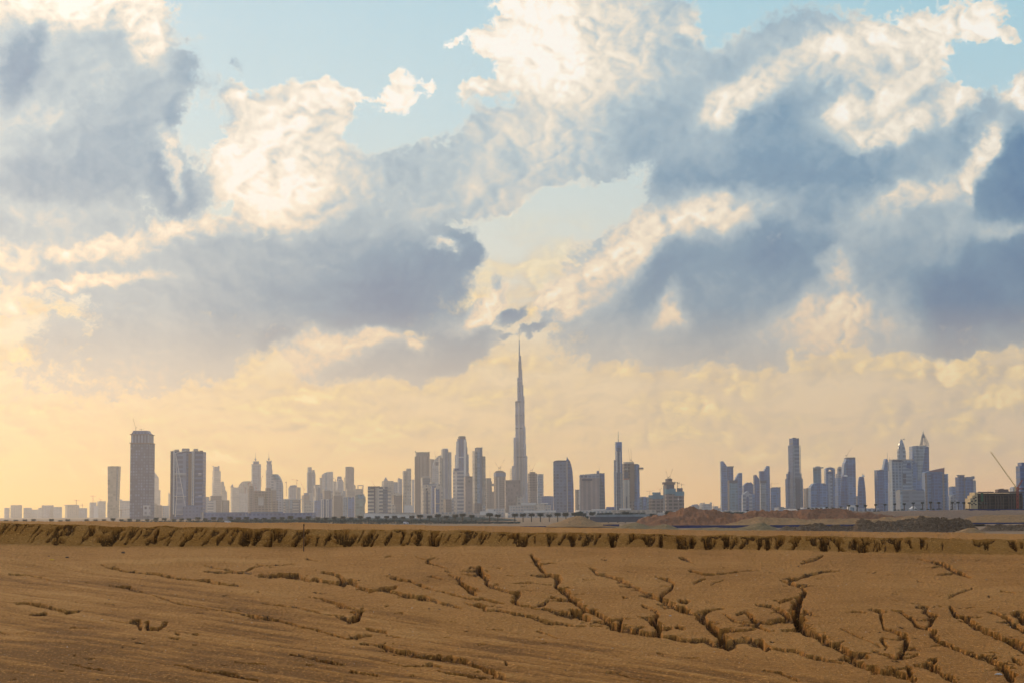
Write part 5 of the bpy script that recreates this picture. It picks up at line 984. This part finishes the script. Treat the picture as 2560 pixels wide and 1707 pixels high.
block('white long depot', 4500, 'long pale depot below the curved sail tower', [X('wall', 1262, 1440, 1280, f_pale, .04), X('upper_body', 1310, 1390, 1275, m_white, None, 1280), X('low_wing', 1440, 1530, 1274, f_pale, .1)], kind='warehouse', cat='warehouse', major=False)
block('white lit depot', 4800, 'long white roofed depot below the antenna glass tower', [X('wall', 1475, 1640, 1274, f_beige, .05), X('roof_edge', 1480, 1520, 1271.5, m_white, None, 1274), X('roof_edge', 1550, 1578, 1269.5, m_white, None, 1274), X('dark_roof', 1516, 1536, 1266, f_slate, None, 1274)], kind='warehouse', cat='warehouse', major=False)
block('pale far depot', 4800, 'low pale depot row in front of the netted stepped shell', [X('wall', 1640, 1720, 1280, f_pale, .05), X('upper_body', 1660, 1700, 1276, f_pale, None, 1280)], kind='warehouse', cat='warehouse', major=False)
block('white low depot', 4400, 'low white depot seen in the dip of the reddish mound', [X('wall', 1800, 1900, 1277, m_white, .05), X('roof_edge', 1815, 1850, 1274.5, f_pale, None, 1277)], kind='warehouse', cat='warehouse', major=False)
block('long blue depot', 4700, 'long pale blue depot below the vaulted blue hall', [X('wall', 1985, 2200, 1270, f_grey, .04), X('upper_body', 2010, 2110, 1267, f_pale, None, 1270)], kind='warehouse', cat='warehouse', major=False)
block('white portal hall', 2600, 'small white hall with an arched portal roof', [Q('wall', [(2122, 1276), (2122, 1265), (2125, 1261.6), (2136, 1261.6), (2139, 1265), (2139, 1276), (2136, 1276), (2136, 1266.6), (2126, 1266.6), (2126, 1276)], m_white, 14, 0), X('low_wing', 2126, 2136, 1267.5, m_paleglass, None, 1278)], kind='hall', cat='hall', major=False)
building('tent', 'white tent', 1950, 'white peaked tent between the tall slender palms', 'tent', None, [Q('canopy', [(2273, 1272.6), (2281, 1268), (2284, 1264.6), (2287, 1264.4), (2290, 1268), (2294, 1272.6)], m_white, 9), X('side_wall', 2276, 2291, 1272.4, plain('tent_wall', (.6, .6, .6)), None, 1275)], base=1279, major=False)
building('dome', 'white dome', 2300, 'low white domed canopy peeping over the reddish mound', 'dome', None, [L('shell', 2057.5, [(9, 1273), (8, 1270.5), (5, 1268), (1.5, 1266.8)], m_white, 16), X('side_wall', 2049, 2066, 1272.5, m_conc, None, 1277)], base=1280, major=False)
building('pylon', 'white pylon', 1900, 'slim white pylon standing between two slender palms', 'pylon', None, [S('shaft', 2397, 1247, 1276, 2.6, m_white), X('plinth', 2394, 2400, 1273, m_conc, None, 1277)], base=1277, major=False)
building('garden_wall', 'roadside wall', 1900, 'long low grey roadside wall with a darker lower face', 'wall', None, [X('coping', 1488, 1624, 1285, plain('grey_coping', (.30, .33, .34)), None, 1290.5, 30), X('wall', 1474, 1608, 1290.5, plain('dark_wall', (.10, .10, .12)), None, 1304, 4, 6), X('end_block', 1471, 1489, 1287.5, m_conc, None, 1292, 10, 3)], base=1306, major=False)

# ---- the nearer concrete building shell at the far end
def shell():
    D = 1800
    ox, _, oz = pt(2490, 1272, D)
    r = empty('building_shell', (ox, D, oz), 'unfinished concrete building shell with open floors and lit stair end', 'building', GROUP['c'])
    def x(px): return float(pt(px, 1255, D)[0] - ox)
    def z(py): return float(pt(2490, py, D)[2] - oz)
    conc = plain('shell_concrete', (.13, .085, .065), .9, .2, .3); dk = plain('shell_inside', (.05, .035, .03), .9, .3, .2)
    cl = plain('lit_concrete', (.60, .46, .26), .9, .15, .3)  # sunlight on the stair end, put into a brighter concrete colour
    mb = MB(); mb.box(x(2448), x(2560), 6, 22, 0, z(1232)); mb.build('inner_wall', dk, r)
    for i, py in enumerate((1229.6, 1236.5, 1245, 1253.5, 1262)):
        mb = MB(); mb.box(x(2444), x(2562), -.3, 24, z(py) - .45, z(py)); mb.build('floor_slab', conc, r)
    for px in (2455, 2461, 2467, 2474.5, 2488.5, 2495, 2502, 2508, 2522, 2529, 2535.5, 2541, 2549, 2556):
        mb = MB(); mb.box(x(px) - .4, x(px) + .4, -.7, .9, 0, z(1238)); mb.build('column', conc, r)
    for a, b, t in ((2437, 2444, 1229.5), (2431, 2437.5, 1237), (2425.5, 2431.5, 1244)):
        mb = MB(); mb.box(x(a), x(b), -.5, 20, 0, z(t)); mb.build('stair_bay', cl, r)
    for a, t in ((2433, 1243), (2436, 1249), (2433, 1255), (2437.5, 1240), (2437.5, 1248), (2427.5, 1250), (2427.5, 1258), (2437, 1258)):
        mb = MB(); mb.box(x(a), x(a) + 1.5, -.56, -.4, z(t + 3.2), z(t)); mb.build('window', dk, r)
    mb = MB(); mb.box(x(2499), x(2525), 4, 16, z(1229.6), z(1222)); mb.box(x(2506), x(2513), 3.9, 12, z(1222), z(1220.4)); mb.build('roof_core', m_brown, r)
    mb = MB(); rr = random.Random(4)
    for i in range(40):
        px = rr.uniform(2446, 2554); h = rr.uniform(.4, 1.8); mb.bar((x(px), rr.uniform(0, 12), z(1229.6) - .1), (x(px) + rr.uniform(-.3, .3), rr.uniform(0, 12), z(1229.6) + h), .06)
    mb.box(x(2446), x(2485), .2, .5, z(1229.6), z(1228)); mb.box(x(2520), x(2560), .2, .5, z(1229.6), z(1227.6))
    mb.build('formwork', m_brown, r)
    mb = MB(); mb.box(x(2452), x(2458), -.9, -.75, z(1252), z(1231)); mb.build('green_netting', plain('green_netting', (.04, .12, .06)), r)
    NICKS.append(('concrete building shell', 2425, 2560, D))
shell()

# ------------------------------------------------------------------ cranes
def crane(D, label, mast=None, jib=None, back=None, w=1.0, mat=None, hook=None, cab=True):
    """mast (x, ytop, ybottom); jib from, to; back jib"""
    x, yt, yb = mast
    o = pt(x, yb, D)
    r = empty('tower_crane', tuple(o), label, 'crane', 'cranes over the city'); mt = mat or m_crane
    rad = w * D / FPX / 2
    def q(px, py, dy=0): 
        p = pt(px, py, D) - o; return (p[0], p[1] + dy, p[2])
    def truss(a, b, rr):
        mb = MB(); a, b = Vector(a), Vector(b); d = b - a; n = max(4, int(d.length / (rr * 5)))
        side = Vector((0, 1, 0)).cross(d).normalized() * rr
        off = Vector((0, rr, 0))
        for s in (side + off, side - off, -side + off, -side - off): mb.bar(a + s, b + s, rr * .32)
        for i in range(n):
            sg = 1 if i % 2 else -1
            mb.bar(a + d * i / n + side * sg - off, a + d * (i + 1) / n - side * sg - off, rr * .25)
            mb.bar(a + d * i / n + side * sg + off, a + d * (i + 1) / n - side * sg + off, rr * .25)
        return mb
    truss(q(x, yb), q(x, yt), rad).build('mast', mt, r)
    if jib: truss(q(*jib[:2]), q(*jib[2:]), rad * .7).build('jib', mt, r)
    if back:
        truss(q(*back[:2]), q(*back[2:]), rad * .8).build('counter_jib', mt, r)
        c = q(*back[2:]); mb = MB(); mb.box(c[0] - rad * 1.5, c[0] + rad * 1.5, c[1] - rad, c[1] + rad, c[2] - rad * 2, c[2] + rad * .6); mb.build('counterweight', m_dark, r)
    if cab:
        c = q(x, yt); mb = MB(); mb.box(c[0] - rad * 1.4, c[0] + rad * 1.4, c[1] - rad * 1.5, c[1] + rad * 1.5, c[2] - rad, c[2] + rad * 1.2); mb.build('cab', mt, r)
    return r
crane(9000, 'small crane with a flat jib over the long hazy housing slab', (191, 1248, 1262), (191, 1250, 199, 1249.6), (191, 1250, 187, 1249.6), .9)
crane(9100, 'shorter crane beside the flat jib crane over the long housing slab', (206, 1258, 1270), (206, 1262.4, 212, 1262), (206, 1262.4, 202, 1262), .8)
crane(8900, 'thin tall crane above the pale housing block with rounded bays', (232.5, 1237, 1255), (232.5, 1239, 240, 1239), (232.5, 1239, 227, 1238.6), .9)
crane(8900, 'stubby luffing crane beside the taupe glass tower', (251, 1248, 1253), (251, 1248, 247.6, 1244), (251, 1248, 254, 1247.6), .8)
crane(5600, 'crane with a long flat jib in front of the broad hazy block', (303, 1273, 1292), (303, 1274, 325, 1271.6), (303, 1274, 296.5, 1274.4), 1.0)
crane(5300, 'luffing crane leaning from the roof of the gridded chamfered tower', (339.5, 1066.5, 1077), (338.8, 1067, 332.6, 1044.5), (339.5, 1067, 342.6, 1067.6), .8)
crane(5350, 'short flat crane on the roof of the gridded chamfered tower', (353.5, 1071, 1077), (353.5, 1072, 360, 1071.6), (353.5, 1072, 350, 1072), .8)
crane(6900, 'red luffing crane on top of the brown half built shaft', (621, 1206, 1216), (621, 1207, 630, 1202), (621, 1207, 618, 1209), .9, m_red)
crane(6950, 'second short red crane on top of the brown half built shaft', (629, 1207, 1216), (629, 1209, 620, 1206), (629, 1209, 632, 1210), .8, m_red)
crane(6700, 'small red crane standing behind the dark concrete portal frame', (640, 1217, 1230), (640, 1219, 637, 1210), (640, 1219, 643, 1220), .9, m_red)
crane(6600, 'small red crane at the outer edge of the brown half built shaft', (613, 1219, 1232), (613, 1220, 608, 1212), (613, 1220, 616, 1220.6), .8, m_red)
crane(8300, 'thin luffing crane leaning between the spire tower and the flared crown tower', (653.5, 1195, 1215), (653.5, 1196, 659, 1184.6), None, .7)
crane(8700, 'straight crane standing beside the squat block with the domed cap', (716, 1203.5, 1240), (716, 1205, 719, 1204.6), (716, 1205, 714, 1205), 1.0)
crane(8650, 'flat jib crane rising behind the squat block with the domed cap', (742, 1198, 1218), (742, 1199.6, 728, 1196.6), (742, 1199.6, 744.6, 1199.6), 1.0)
crane(8000, 'crane with a leaning jib above the dark stepped block', (759.5, 1220, 1237), (759.5, 1221, 751, 1203), (759.5, 1222, 763, 1221), .8)
crane(8000, 'thin luffing crane leaning over the banded office slab', (936, 1211, 1216), (935.5, 1212, 928, 1198.6), None, .8)
crane(8200, 'thin luffing crane between the dark brown slab and the rounded arch tower', (1089, 1140, 1148), (1088.6, 1141, 1086, 1126), None, .8)
crane(7200, 'luffing crane with its jib raised over the domed shell tower', (1251, 1166, 1176), (1251, 1166.6, 1262, 1146), (1251, 1167, 1247, 1168), 1.0)
crane(7250, 'second luffing crane leaning outward over the domed shell tower', (1247, 1168, 1176), (1246.6, 1168.6, 1237, 1153), (1247, 1169, 1250, 1170), .9)
crane(7900, 'thin luffing crane leaning beside the tallest tower', (1283, 1158, 1166), (1282.6, 1159, 1278, 1145), None, .7)
crane(7000, 'luffing crane with a raised jib on the crane topped shell', (1331.6, 1172, 1180), (1331.6, 1173, 1339, 1156), (1331.6, 1173, 1328, 1174), .9)
crane(7050, 'thin luffing crane leaning outward on the crane topped shell', (1326, 1174, 1180), (1326, 1174.6, 1323, 1161), None, .7)
crane(5600, 'thin crane with a steep jib on the balcony deck tower', (1575, 1147, 1155), (1574.6, 1148, 1570.6, 1120.6), (1575, 1148, 1577, 1149), .9)
crane(5650, 'second steep crane beside the first on the balcony deck tower', (1579, 1150, 1155), (1579, 1151, 1577, 1120.6), (1579, 1151, 1581.6, 1152), .9)
crane(5700, 'flat jib crane rising from the low teal terrace', (1624.4, 1226, 1243), (1624.4, 1227, 1637, 1225), (1624.4, 1227, 1617, 1226.4), .9)
crane(5350, 'crane with a bent jib on the netted square shell', (1650, 1222, 1230), (1650, 1223, 1641, 1219), (1650, 1223, 1653.5, 1219.6), .9)
crane(5000, 'luffing crane leaning outward on top of the netted stepped shell', (1669, 1191, 1196), (1669, 1191.6, 1664, 1172), (1669, 1192, 1672, 1193), .9)
crane(5050, 'luffing crane with its jib raised high on the netted stepped shell', (1675, 1189, 1196), (1675, 1190, 1682.5, 1169), (1675, 1190, 1671, 1191.6), .9)
crane(5000, 'dark fixed crane standing behind the netted stepped shell', (1694, 1205, 1224), (1694, 1206.6, 1686, 1203), (1694, 1206.6, 1698, 1206), 1.5, m_dark)
crane(5050, 'flat jib crane at the outer side of the netted stepped shell', (1704, 1208.6, 1221), (1704, 1210, 1696, 1208.6), (1704, 1210, 1710, 1209.6), 1.0)
crane(6250, 'fixed crane with a level jib beside the flat crane block', (1927.6, 1208, 1230), (1927.6, 1208.6, 1948.5, 1207.2), None, .9)
crane(6400, 'luffing crane with parallel jib lines on the sloped shoulder slab', (2117, 1136, 1144), (2117, 1137, 2127, 1122), (2117, 1137, 2114, 1138), .9)
crane(2300, 'large pale luffing crane with a very long sloping jib at the edge of the photo', (2538, 1214, 1240), (2538, 1214, 2477, 1128.5), (2538, 1215, 2546, 1220), 2.6, m_yellow)
crane(1780, 'red crane mast in front of the concrete building shell', (2543.8, 1219, 1270), (2543, 1220, 2555.6, 1199), (2543.8, 1221, 2558, 1220), 3.8, m_red)

# ------------------------------------------------------------------ palms
trunk_m = plain('palm_trunk', (.10, .075, .05), .95, .3, 2.0)
frond_m = plain('palm_frond', (.020, .036, .026), .7, .35, .8)
def palm_meshes(full, seed):
    rr = random.Random(seed)
    H = 8.0
    mb = MB(); n = 8; pv = None
    lean = rr.uniform(-.3, .3)
    for i in range(n):
        a, b = i / n, (i + 1) / n
        mb.bar((lean * a * a, 0, H * a - .2), (lean * b * b, 0, H * b - .2), .42 - .10 * a + (.05 if i % 2 else 0), .42 - .10 * b, 8)
    tk = mb.mesh('trunk', trunk_m)
    mb = MB(); nf = 34 if full else 26
    for i in range(nf):
        a = i * 2.399 + rr.uniform(-.2, .2)
        up = (1 - i / nf) * 1.25 - (.45 if full else .25)       # start elevation
        Lf = rr.uniform(3.0, 3.9) if full else rr.uniform(1.9, 2.5)
        p = Vector((lean, 0, H - .15)); el = up
        da = Vector((math.cos(a), math.sin(a), 0)); sd_ = Vector((-math.sin(a), math.cos(a), 0))
        seg = 6; vs = []
        for s in range(seg + 1):
            t = s / seg; wd = (.3 + .85 * math.sin(math.pi * min(1, t * .9 + .08))) * (1 if full else .75)
            dr = Vector((0, 0, -.32 * wd))
            vs += [p + sd_ * wd + dr, p, p - sd_ * wd + dr]
            d = da * math.cos(el) + Vector((0, 0, math.sin(el)))
            p = p + d * (Lf / seg); el -= (.26 if full else .30)
        fs = []
        for s in range(seg):
            b = s * 3
            if s % 2 == 0 or s < 2:
                fs += [(b, b + 1, b + 4, b + 3), (b + 1, b + 2, b + 5, b + 4)]
            else:      # gaps between the leaflets
                fs += [(b + 1, b + 4, b + 3), (b + 1, b + 5, b + 4)]
        mb.add(vs, fs)
    cr = mb.mesh('crown', frond_m)
    return tk, cr
DATE = [palm_meshes(True, s) for s in (1, 2, 3)]
FAN = [palm_meshes(False, s) for s in (5, 6)]
proto = {}
def palm(px, ytop, D, label, group, kind, base=None, sc=1.0, i=0):
    top = pt(px, ytop, D)
    zb = 0.0 if base is None else float(pt(px, base, D)[2])
    h = float(top[2] - zb)
    key = (kind, i % (3 if kind == 'date' else 2))
    wide = 9.2 / 8.0
    s = h / (9.2 if kind == 'date' else 9.0)
    if key not in proto:
        tk, cr = (DATE if kind == 'date' else FAN)[key[1]]
        r = empty('palm_tree', (0, 0, 0), label, 'palm tree', group)
        for nm, me in (('trunk', tk), ('crown', cr)):
            o = bpy.data.objects.new(nm, me); COL.objects.link(o); o.parent = r
        proto[key] = r
    else:
        src = proto[key]; r = src.copy(); COL.objects.link(r)
        for ch in src.children:
            c = ch.copy(); COL.objects.link(c); c.parent = r
        r['label'] = label; r['group'] = group
    r.location = (top[0], D, zb); r.rotation_euler = (0, 0, i * 1.7)
    k = s if kind == 'date' else s
    w = (1.35 if kind == 'date' else 1.2) * min(max(k, sc * .85), sc * 1.3)
    r.scale = (w, w, k)
    return r
def nearest(px):
    best = None
    for nk, a, b, D in NICKS:
        c = (a + b) / 2; w = (b - a) / 2
        d = max(0, abs(px - c) - w * .6) + .15 * abs(px - c)
        if best is None or d < best[0]: best = (d, nk, c)
    return best[1], best[2]
datex = [(15.7,1297),(39.4,1297),(61.6,1296),(84,1295),(128,1294.5),(151,1298),(169,1295.5),(216,1295.5),(239,1296),(260,1295.5),(283,1293),(304,1295.5),(324,1294),(346,1296),(368,1295),(391,1291.5),(411,1292.5),(434,1295),(454,1293.5),(472,1293),(494,1290.5),(513,1293),(533,1290),(552,1291),(574.5,1288.5),(596,1290.5),(617,1289.5),(640,1292.5),(661.7,1292),(683.8,1290),(705.7,1290),(727,1287),(749,1290.5),(771.5,1287.5),(793.6,1290.5),(814.4,1291),(835.7,1289),(856.5,1288),(878,1290.5),(900,1287),(921,1289.5),(944.4,1287.5),(966.4,1287),(986.6,1286.5),(1008,1289),(1030,1286.5),(1051,1284),(1073.6,1286),(1095.5,1282.5),(1116,1286.5),(1137.5,1283.5),(1157,1281),(1179,1284.5),(1223.7,1279.5),(1244.4,1283),(1286.8,1281),(1307.5,1280.5),(1328.5,1280.5),(1351,1279.5),(1373,1283),(1394,1279),(1415,1278.5),(1437,1278.5),(1448,1277.5),(1459,1280),(1479.8,1276.5),(1501,1279.5),(1521,1278),(1544,1280),(1563,1276),(1628.4,1281),(1672,1273.5),(1817.5,1275),(1833,1277.5),(1851.4,1276.5)]
fanx = [(1868.6,1273,1284),(1887,1276,1284),(1995,1270,1282),(2021,1267,1280),(2032,1268.5,1278),(2041,1267.5,1278),(2053,1267,1278),(2067,1265,1280),(2083,1266.5,1279),(2102,1264,1277),(2121,1259.5,1279),(2143,1260,1280),(2164,1259.5,1279),(2189,1257.5,1276),(2212,1257,1276),(2237,1256,1274.5),(2260.5,1255.5,1274.5),(2282.5,1253.5,1273.5),(2306,1252.5,1272.5),(2326.6,1251.5,1273),(2347,1252.5,1272),(2380.5,1252,1272.5),(2395,1251.5,1272.5),(2409.4,1252.5,1272.5),(2423,1253,1272.5),(2449,1253.5,1271.5),(2464,1254.5,1271.5)]
allp = [(x, y, None, 'date') for x, y in datex] + [(x, y, b, 'fan') for x, y, b in fanx]
near_of = [nearest(p[0]) for p in allp]
ORD = ['first', 'second', 'third', 'fourth', 'fifth', 'sixth', 'seventh', 'eighth']
seen = {}
for i, (x, y, b, kd) in enumerate(allp):
    nk = near_of[i][0]; kind_word = 'date palm' if kd == 'date' else 'slender palm'
    same = [j for j, q in enumerate(near_of) if q[0] == nk and allp[j][3] == kd]
    j = same.index(i)
    other = next((near_of[q][0] for q in range(i, len(allp)) if near_of[q][0] != nk), None) or next(near_of[q][0] for q in range(i, -1, -1) if near_of[q][0] != nk)
    lab = 'dark %s in front of the %s' % (kind_word, nk)
    if len(same) > 1: lab = '%s below the %s, %s towards the %s' % (kind_word, nk, ORD[j], other)
    if kd == 'date': palm(x, y, 2350 if x < 1500 else 2000, lab, 'dark palms in a row before the city', 'date', sc=.9 + .12 * random.random(), i=i)
    else: palm(x, y, 1780, lab, 'tall slender palms on the embankment', 'fan', base=b, sc=.8 + .2 * random.random(), i=i)

# ------------------------------------------------------------------ planting
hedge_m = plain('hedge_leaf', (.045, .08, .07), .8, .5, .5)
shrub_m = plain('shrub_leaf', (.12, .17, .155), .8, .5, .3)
def hedge(name, prof, D, depth, mat, label, cat, seed, kind=None, leaf=.5, dens=1.0):
    """a leafy strip: small leaf faces filling a height profile"""
    prof = np.array(prof, float); rr = np.random.default_rng(seed)
    x0, x1 = pt(prof[0, 0], 1290, D)[0], pt(prof[-1, 0], 1290, D)[0]
    n = int((x1 - x0) * depth * dens)
    pxr = rr.uniform(prof[0, 0], prof[-1, 0], n)
    zt = pt(pxr, np.interp(pxr, prof[:, 0], prof[:, 1]), np.full(n, D))[:, 2]
    zt = np.maximum(zt, .3)
    y = rr.uniform(0, depth, n); X_ = pt(pxr, np.full(n, 1290), np.full(n, D))[:, 0]
    bump = 1 + .35 * fbm(X_ / 6, y / 6, seed, 3)
    t = rr.uniform(0, 1, n) ** .55
    Z_ = zt * bump * t
    c = np.stack([X_, D + y, Z_], 1)
    a = rr.normal(size=(n, 3)); a /= np.linalg.norm(a, axis=1)[:, None]
    b = np.cross(a, rr.normal(size=(n, 3))); b /= np.linalg.norm(b, axis=1)[:, None]
    s = leaf * rr.uniform(.6, 1.5, n)[:, None]
    q = np.stack([c - a * s, c - b * s * .7, c + a * s, c + b * s * .7], 1).reshape(-1, 3)
    me = bpy.data.meshes.new(name)
    me.vertices.add(len(q)); me.vertices.foreach_set('co', q.reshape(-1).astype(np.float32))
    me.loops.add(len(q)); me.loops.foreach_set('vertex_index', np.arange(len(q), dtype=np.int32))
    me.polygons.add(n); me.polygons.foreach_set('loop_start', np.arange(0, len(q), 4, dtype=np.int32))
    me.update(calc_edges=True); me.materials.append(mat)
    o = bpy.data.objects.new(name, me); COL.objects.link(o)
    return tag(o, label, cat, None, kind)
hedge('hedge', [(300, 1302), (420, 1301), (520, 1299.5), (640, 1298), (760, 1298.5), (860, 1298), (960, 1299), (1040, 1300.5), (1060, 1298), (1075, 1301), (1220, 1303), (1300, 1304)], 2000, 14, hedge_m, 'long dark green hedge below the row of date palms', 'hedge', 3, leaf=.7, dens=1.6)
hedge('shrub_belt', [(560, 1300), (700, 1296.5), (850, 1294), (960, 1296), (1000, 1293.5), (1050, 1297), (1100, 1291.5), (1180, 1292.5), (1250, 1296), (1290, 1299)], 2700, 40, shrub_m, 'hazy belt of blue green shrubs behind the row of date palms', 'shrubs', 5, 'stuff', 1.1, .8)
for (x, w, yt, yb, D, lab) in ((1063, 12, 1298, 1306, 2050, 'round shrub beside the long dark green hedge'), (1116, 8, 1301, 1307, 2050, 'small round shrub under the date palms below the dark crowned tower'), (1163, 9, 1299, 1305, 2060, 'small dark bush near the far end of the long hedge'), (1189, 5, 1298, 1305, 2060, 'tiny bush beyond the far end of the long hedge'),
        (1450, 16, 1277, 1288, 1950, 'clump of ragged dark shrubs between date palms and sand mound'), (1467, 9, 1289, 1296, 1700, 'round dark bush at the edge of the peaked pale sand mound'), (1590, 48, 1280, 1287, 2000, 'long clipped dark hedge on the roadside wall'), (1512, 26, 1282, 1287, 2000, 'short clipped dark hedge on the roadside wall')):
    p = [(x - w / 2, yt + 3), (x - w / 4, yt), (x + w / 4, yt), (x + w / 2, yt + 3)]
    n0 = 'bush' if w < 20 else 'clipped_hedge'
    D2 = D
    rr = np.random.default_rng(int(x))
    a0, a1 = pt(x - w / 2, yb, D2), pt(x + w / 2, yt, D2)
    n = 260 if w < 20 else 700
    u = rr.uniform(-1, 1, (n, 3)); u /= np.maximum(1, np.linalg.norm(u, axis=1))[:, None] if w < 20 else 1
    c = np.stack([(a0[0] + a1[0]) / 2 + u[:, 0] * (a1[0] - a0[0]) / 2, D2 + u[:, 1] * min(2.5, (a1[0] - a0[0]) / 2), (a0[2] + a1[2]) / 2 + u[:, 2] * (a1[2] - a0[2]) / 2], 1)
    mb = MB()
    for k in range(n):
        d1 = Vector(rr.normal(size=3)).normalized() * .45; d2 = d1.cross(Vector(rr.normal(size=3))).normalized() * .3; cc = Vector(c[k])
        mb.add([cc - d1, cc - d2, cc + d1, cc + d2], [(0, 1, 2, 3)])
    tag(mb.build(n0, hedge_m), lab, 'hedge' if w >= 20 else 'bush')
# low bushes under the slender palms
for i, (x, y) in enumerate(((2075, 1276.5), (2124, 1279), (2154, 1278), (2167, 1277), (2187, 1276), (2196, 1275.5), (2238, 1273), (2246, 1273), (2256, 1272.6), (2272, 1272.4), (2289, 1271), (2304, 1271), (2320, 1271), (2334, 1271), (2344, 1270.4), (2350, 1270.4), (2379, 1271), (2417, 1271), (2308, 1278.6), (1999, 1272))):
    p = pt(x, y + 2, 1770); rr = np.random.default_rng(i + 90); mb = MB()
    for k in range(120):
        v = Vector(rr.normal(size=3)).normalized() * rr.uniform(.3, 1); v = Vector((v.x * 1.5, v.y * 1.5, abs(v.z) * 1.1))
        d1 = Vector(rr.normal(size=3)).normalized() * .3; d2 = d1.cross(Vector(rr.normal(size=3))).normalized() * .2
        mb.add([v - d1, v - d2, v + d1, v + d2], [(0, 1, 2, 3)])
    o = mb.build('bush', hedge_m, None, tuple(p))
    fx = [q[0] for q in fanx]; jn = min(range(len(fx)), key=lambda k: abs(fx[k] - x))
    nn = near_of[len(datex) + jn][0]
    tag(o, 'low round bush on the embankment below the %s' % nn, 'bush', 'low bushes on the embankment')

# ------------------------------------------------------------------ road, vehicles, small things
def van(px, py, D, label, colr):
    p = pt(px, py, D)
    r = empty('parked_van', tuple(p), label, 'van')
    mb = MB(); mb.elev([(-2.4, .45), (2.4, .45), (2.4, 1.15), (1.6, 1.3), (.9, 2.0), (-2.3, 2.0), (-2.4, 1.6)], -.9, .9); mb.build('body', plain('van_paint', colr, .4, .05), r)
    mb = MB(); mb.elev([(.2, 1.3), (1.45, 1.3), (.85, 1.85), (.2, 1.85)], -.93, .93); mb.build('window', m_dark, r)
    for x in (-1.5, 1.5):
        for y in (-.8, .8):
            mb = MB(); mb.bar((x, y - .12, .42), (x, y + .12, .42), .42, None, 12); mb.build('wheel', m_dark, r)
van(569, 1306.6, 1500, 'small white van parked below the hedge near the spiked hall', (.75, .75, .75))
van(1015, 1308.6, 1700, 'small white van parked below the hedge near the plain cream twin slab', (.7, .7, .72))

ST = 80.6
p0, p1 = pt(759, 1383, 77), pt(759.5, 1309.5, 77)
st = empty('stake', tuple(p0), 'thin weathered wooden stake standing upright on the sand', 'stake')
mb = MB(); mb.bar((0, 0, -.4), (.006, 0, float(p1[2] - p0[2])), .026, .022, 6); mb.build('shaft', plain('stake_wood', (.17, .09, .04), .9, .3, 6), st)
mb = MB(); mb.bar((.006, 0, float(p1[2] - p0[2]) - .06), (.006, 0, float(p1[2] - p0[2]) + .005), .03, .03, 6); mb.build('head', plain('stake_head', (.10, .06, .035), .9, .3, 6), st)
def sandz(px, py):
    """the modelled sand surface under a spot of the photograph"""
    j = int(np.argmin(abs(pxs - px))); i = int(np.argmin(abs(PY[:, j] - py)))
    return V_S[i, j]
V_S = V
def rock(px, py, sz, mat, label, name='stone', cat='stone', flat=.7, seed=1, grp=None):
    c = sandz(px, py); s = sz * c[1] / FPX
    rr = random.Random(seed)
    bm = MB(); n = 7
    prof = [(.55, -.3), (.95, 0), (1, .35), (.7, .75), (.25, 1)]
    vs = []
    for r_, z in prof:
        for k in range(n):
            a = 2 * math.pi * k / n; q = r_ * rr.uniform(.75, 1.25)
            vs.append((q * s * math.cos(a), q * s * math.sin(a), z * s * flat * rr.uniform(.85, 1.15)))
    fs = [(j * n + k, j * n + (k + 1) % n, (j + 1) * n + (k + 1) % n, (j + 1) * n + k) for j in range(4) for k in range(n)]
    fs += [tuple(range(n - 1, -1, -1)), tuple(range(4 * n, 5 * n))]
    bm.add(vs, fs)
    return tag(bm.build(name, mat, None, tuple(c)), label, cat, grp)
dkst, wst, ybag = plain('dark_stone', (.10, .07, .05), .9, .3, 8), plain('pale_stone', (.50, .45, .38), .9, .2, 8), plain('yellow_bag', (.75, .42, .02), .5, .1, 8)
rock(131, 1397, 6, ybag, 'crumpled yellow bag lying on the sand below the bank', 'bag', 'bag', .5, 3)
rock(169, 1392, 4.5, dkst, 'dark stone beyond the crumpled yellow bag', seed=4)
rock(122, 1389, 2.6, dkst, 'small dark stone just behind the crumpled yellow bag', seed=5)
rock(309, 1380, 5, dkst, 'lone dark stone on the sand close to the foot of the bank', seed=6)
rock(1468, 1362, 8, plain('tan_stone', (.42, .28, .14), .9, .2, 8), 'flat tan boulder at the foot of the bank', 'boulder', 'boulder', .4, 7)
rock(2186, 1681, 9, wst, 'pale flat stone in the gully beside the widest channel', seed=8, flat=.4)
rock(2497, 1685, 10, wst, 'pale grey stone lying in the outermost gully', seed=9, flat=.4)
rock(1403, 1535, 3.4, wst, 'tiny white stone beside the central zigzag gully', seed=10)
rock(1677, 1538, 3.2, wst, 'white chip of stone between two gullies', seed=11)
# loose pebbles and clods over the sand
rr = np.random.default_rng(77); mb = MB()
for k in range(2600):
    px, py = rr.uniform(-60, 2620), 1380 + 345 * rr.uniform(0, 1) ** .8
    c = sandz(px, py); s = c[1] / FPX * rr.uniform(.5, 1.5) * (2.2 if rr.random() < .05 else 1)
    a = rr.uniform(.7, 1.3, 6)
    mb.add([(c[0] + s * a[0], c[1], c[2]), (c[0], c[1] + s * a[1], c[2]), (c[0] - s * a[2], c[1], c[2]), (c[0], c[1] - s * a[3], c[2]), (c[0], c[1], c[2] + s * a[4] * .8), (c[0], c[1], c[2] - s)],
           [(0, 1, 4), (1, 2, 4), (2, 3, 4), (3, 0, 4), (1, 0, 5), (2, 1, 5), (3, 2, 5), (0, 3, 5)])
pm, PN, pb = new_mat('pebble')
g = PN.n('ShaderNodeNewGeometry')
link(PN, PN.ramp(g.outputs['Random Per Island'], [(0, (.12, .07, .035)), (.6, (.34, .2, .09)), (.85, (.5, .36, .2)), (1, (.7, .6, .45))]), pb.inputs['Base Color'])
pb.inputs['Roughness'].default_value = .9
tag(mb.build('pebbles', pm), 'loose pebbles and clods scattered over the sand', 'pebbles', kind='stuff')
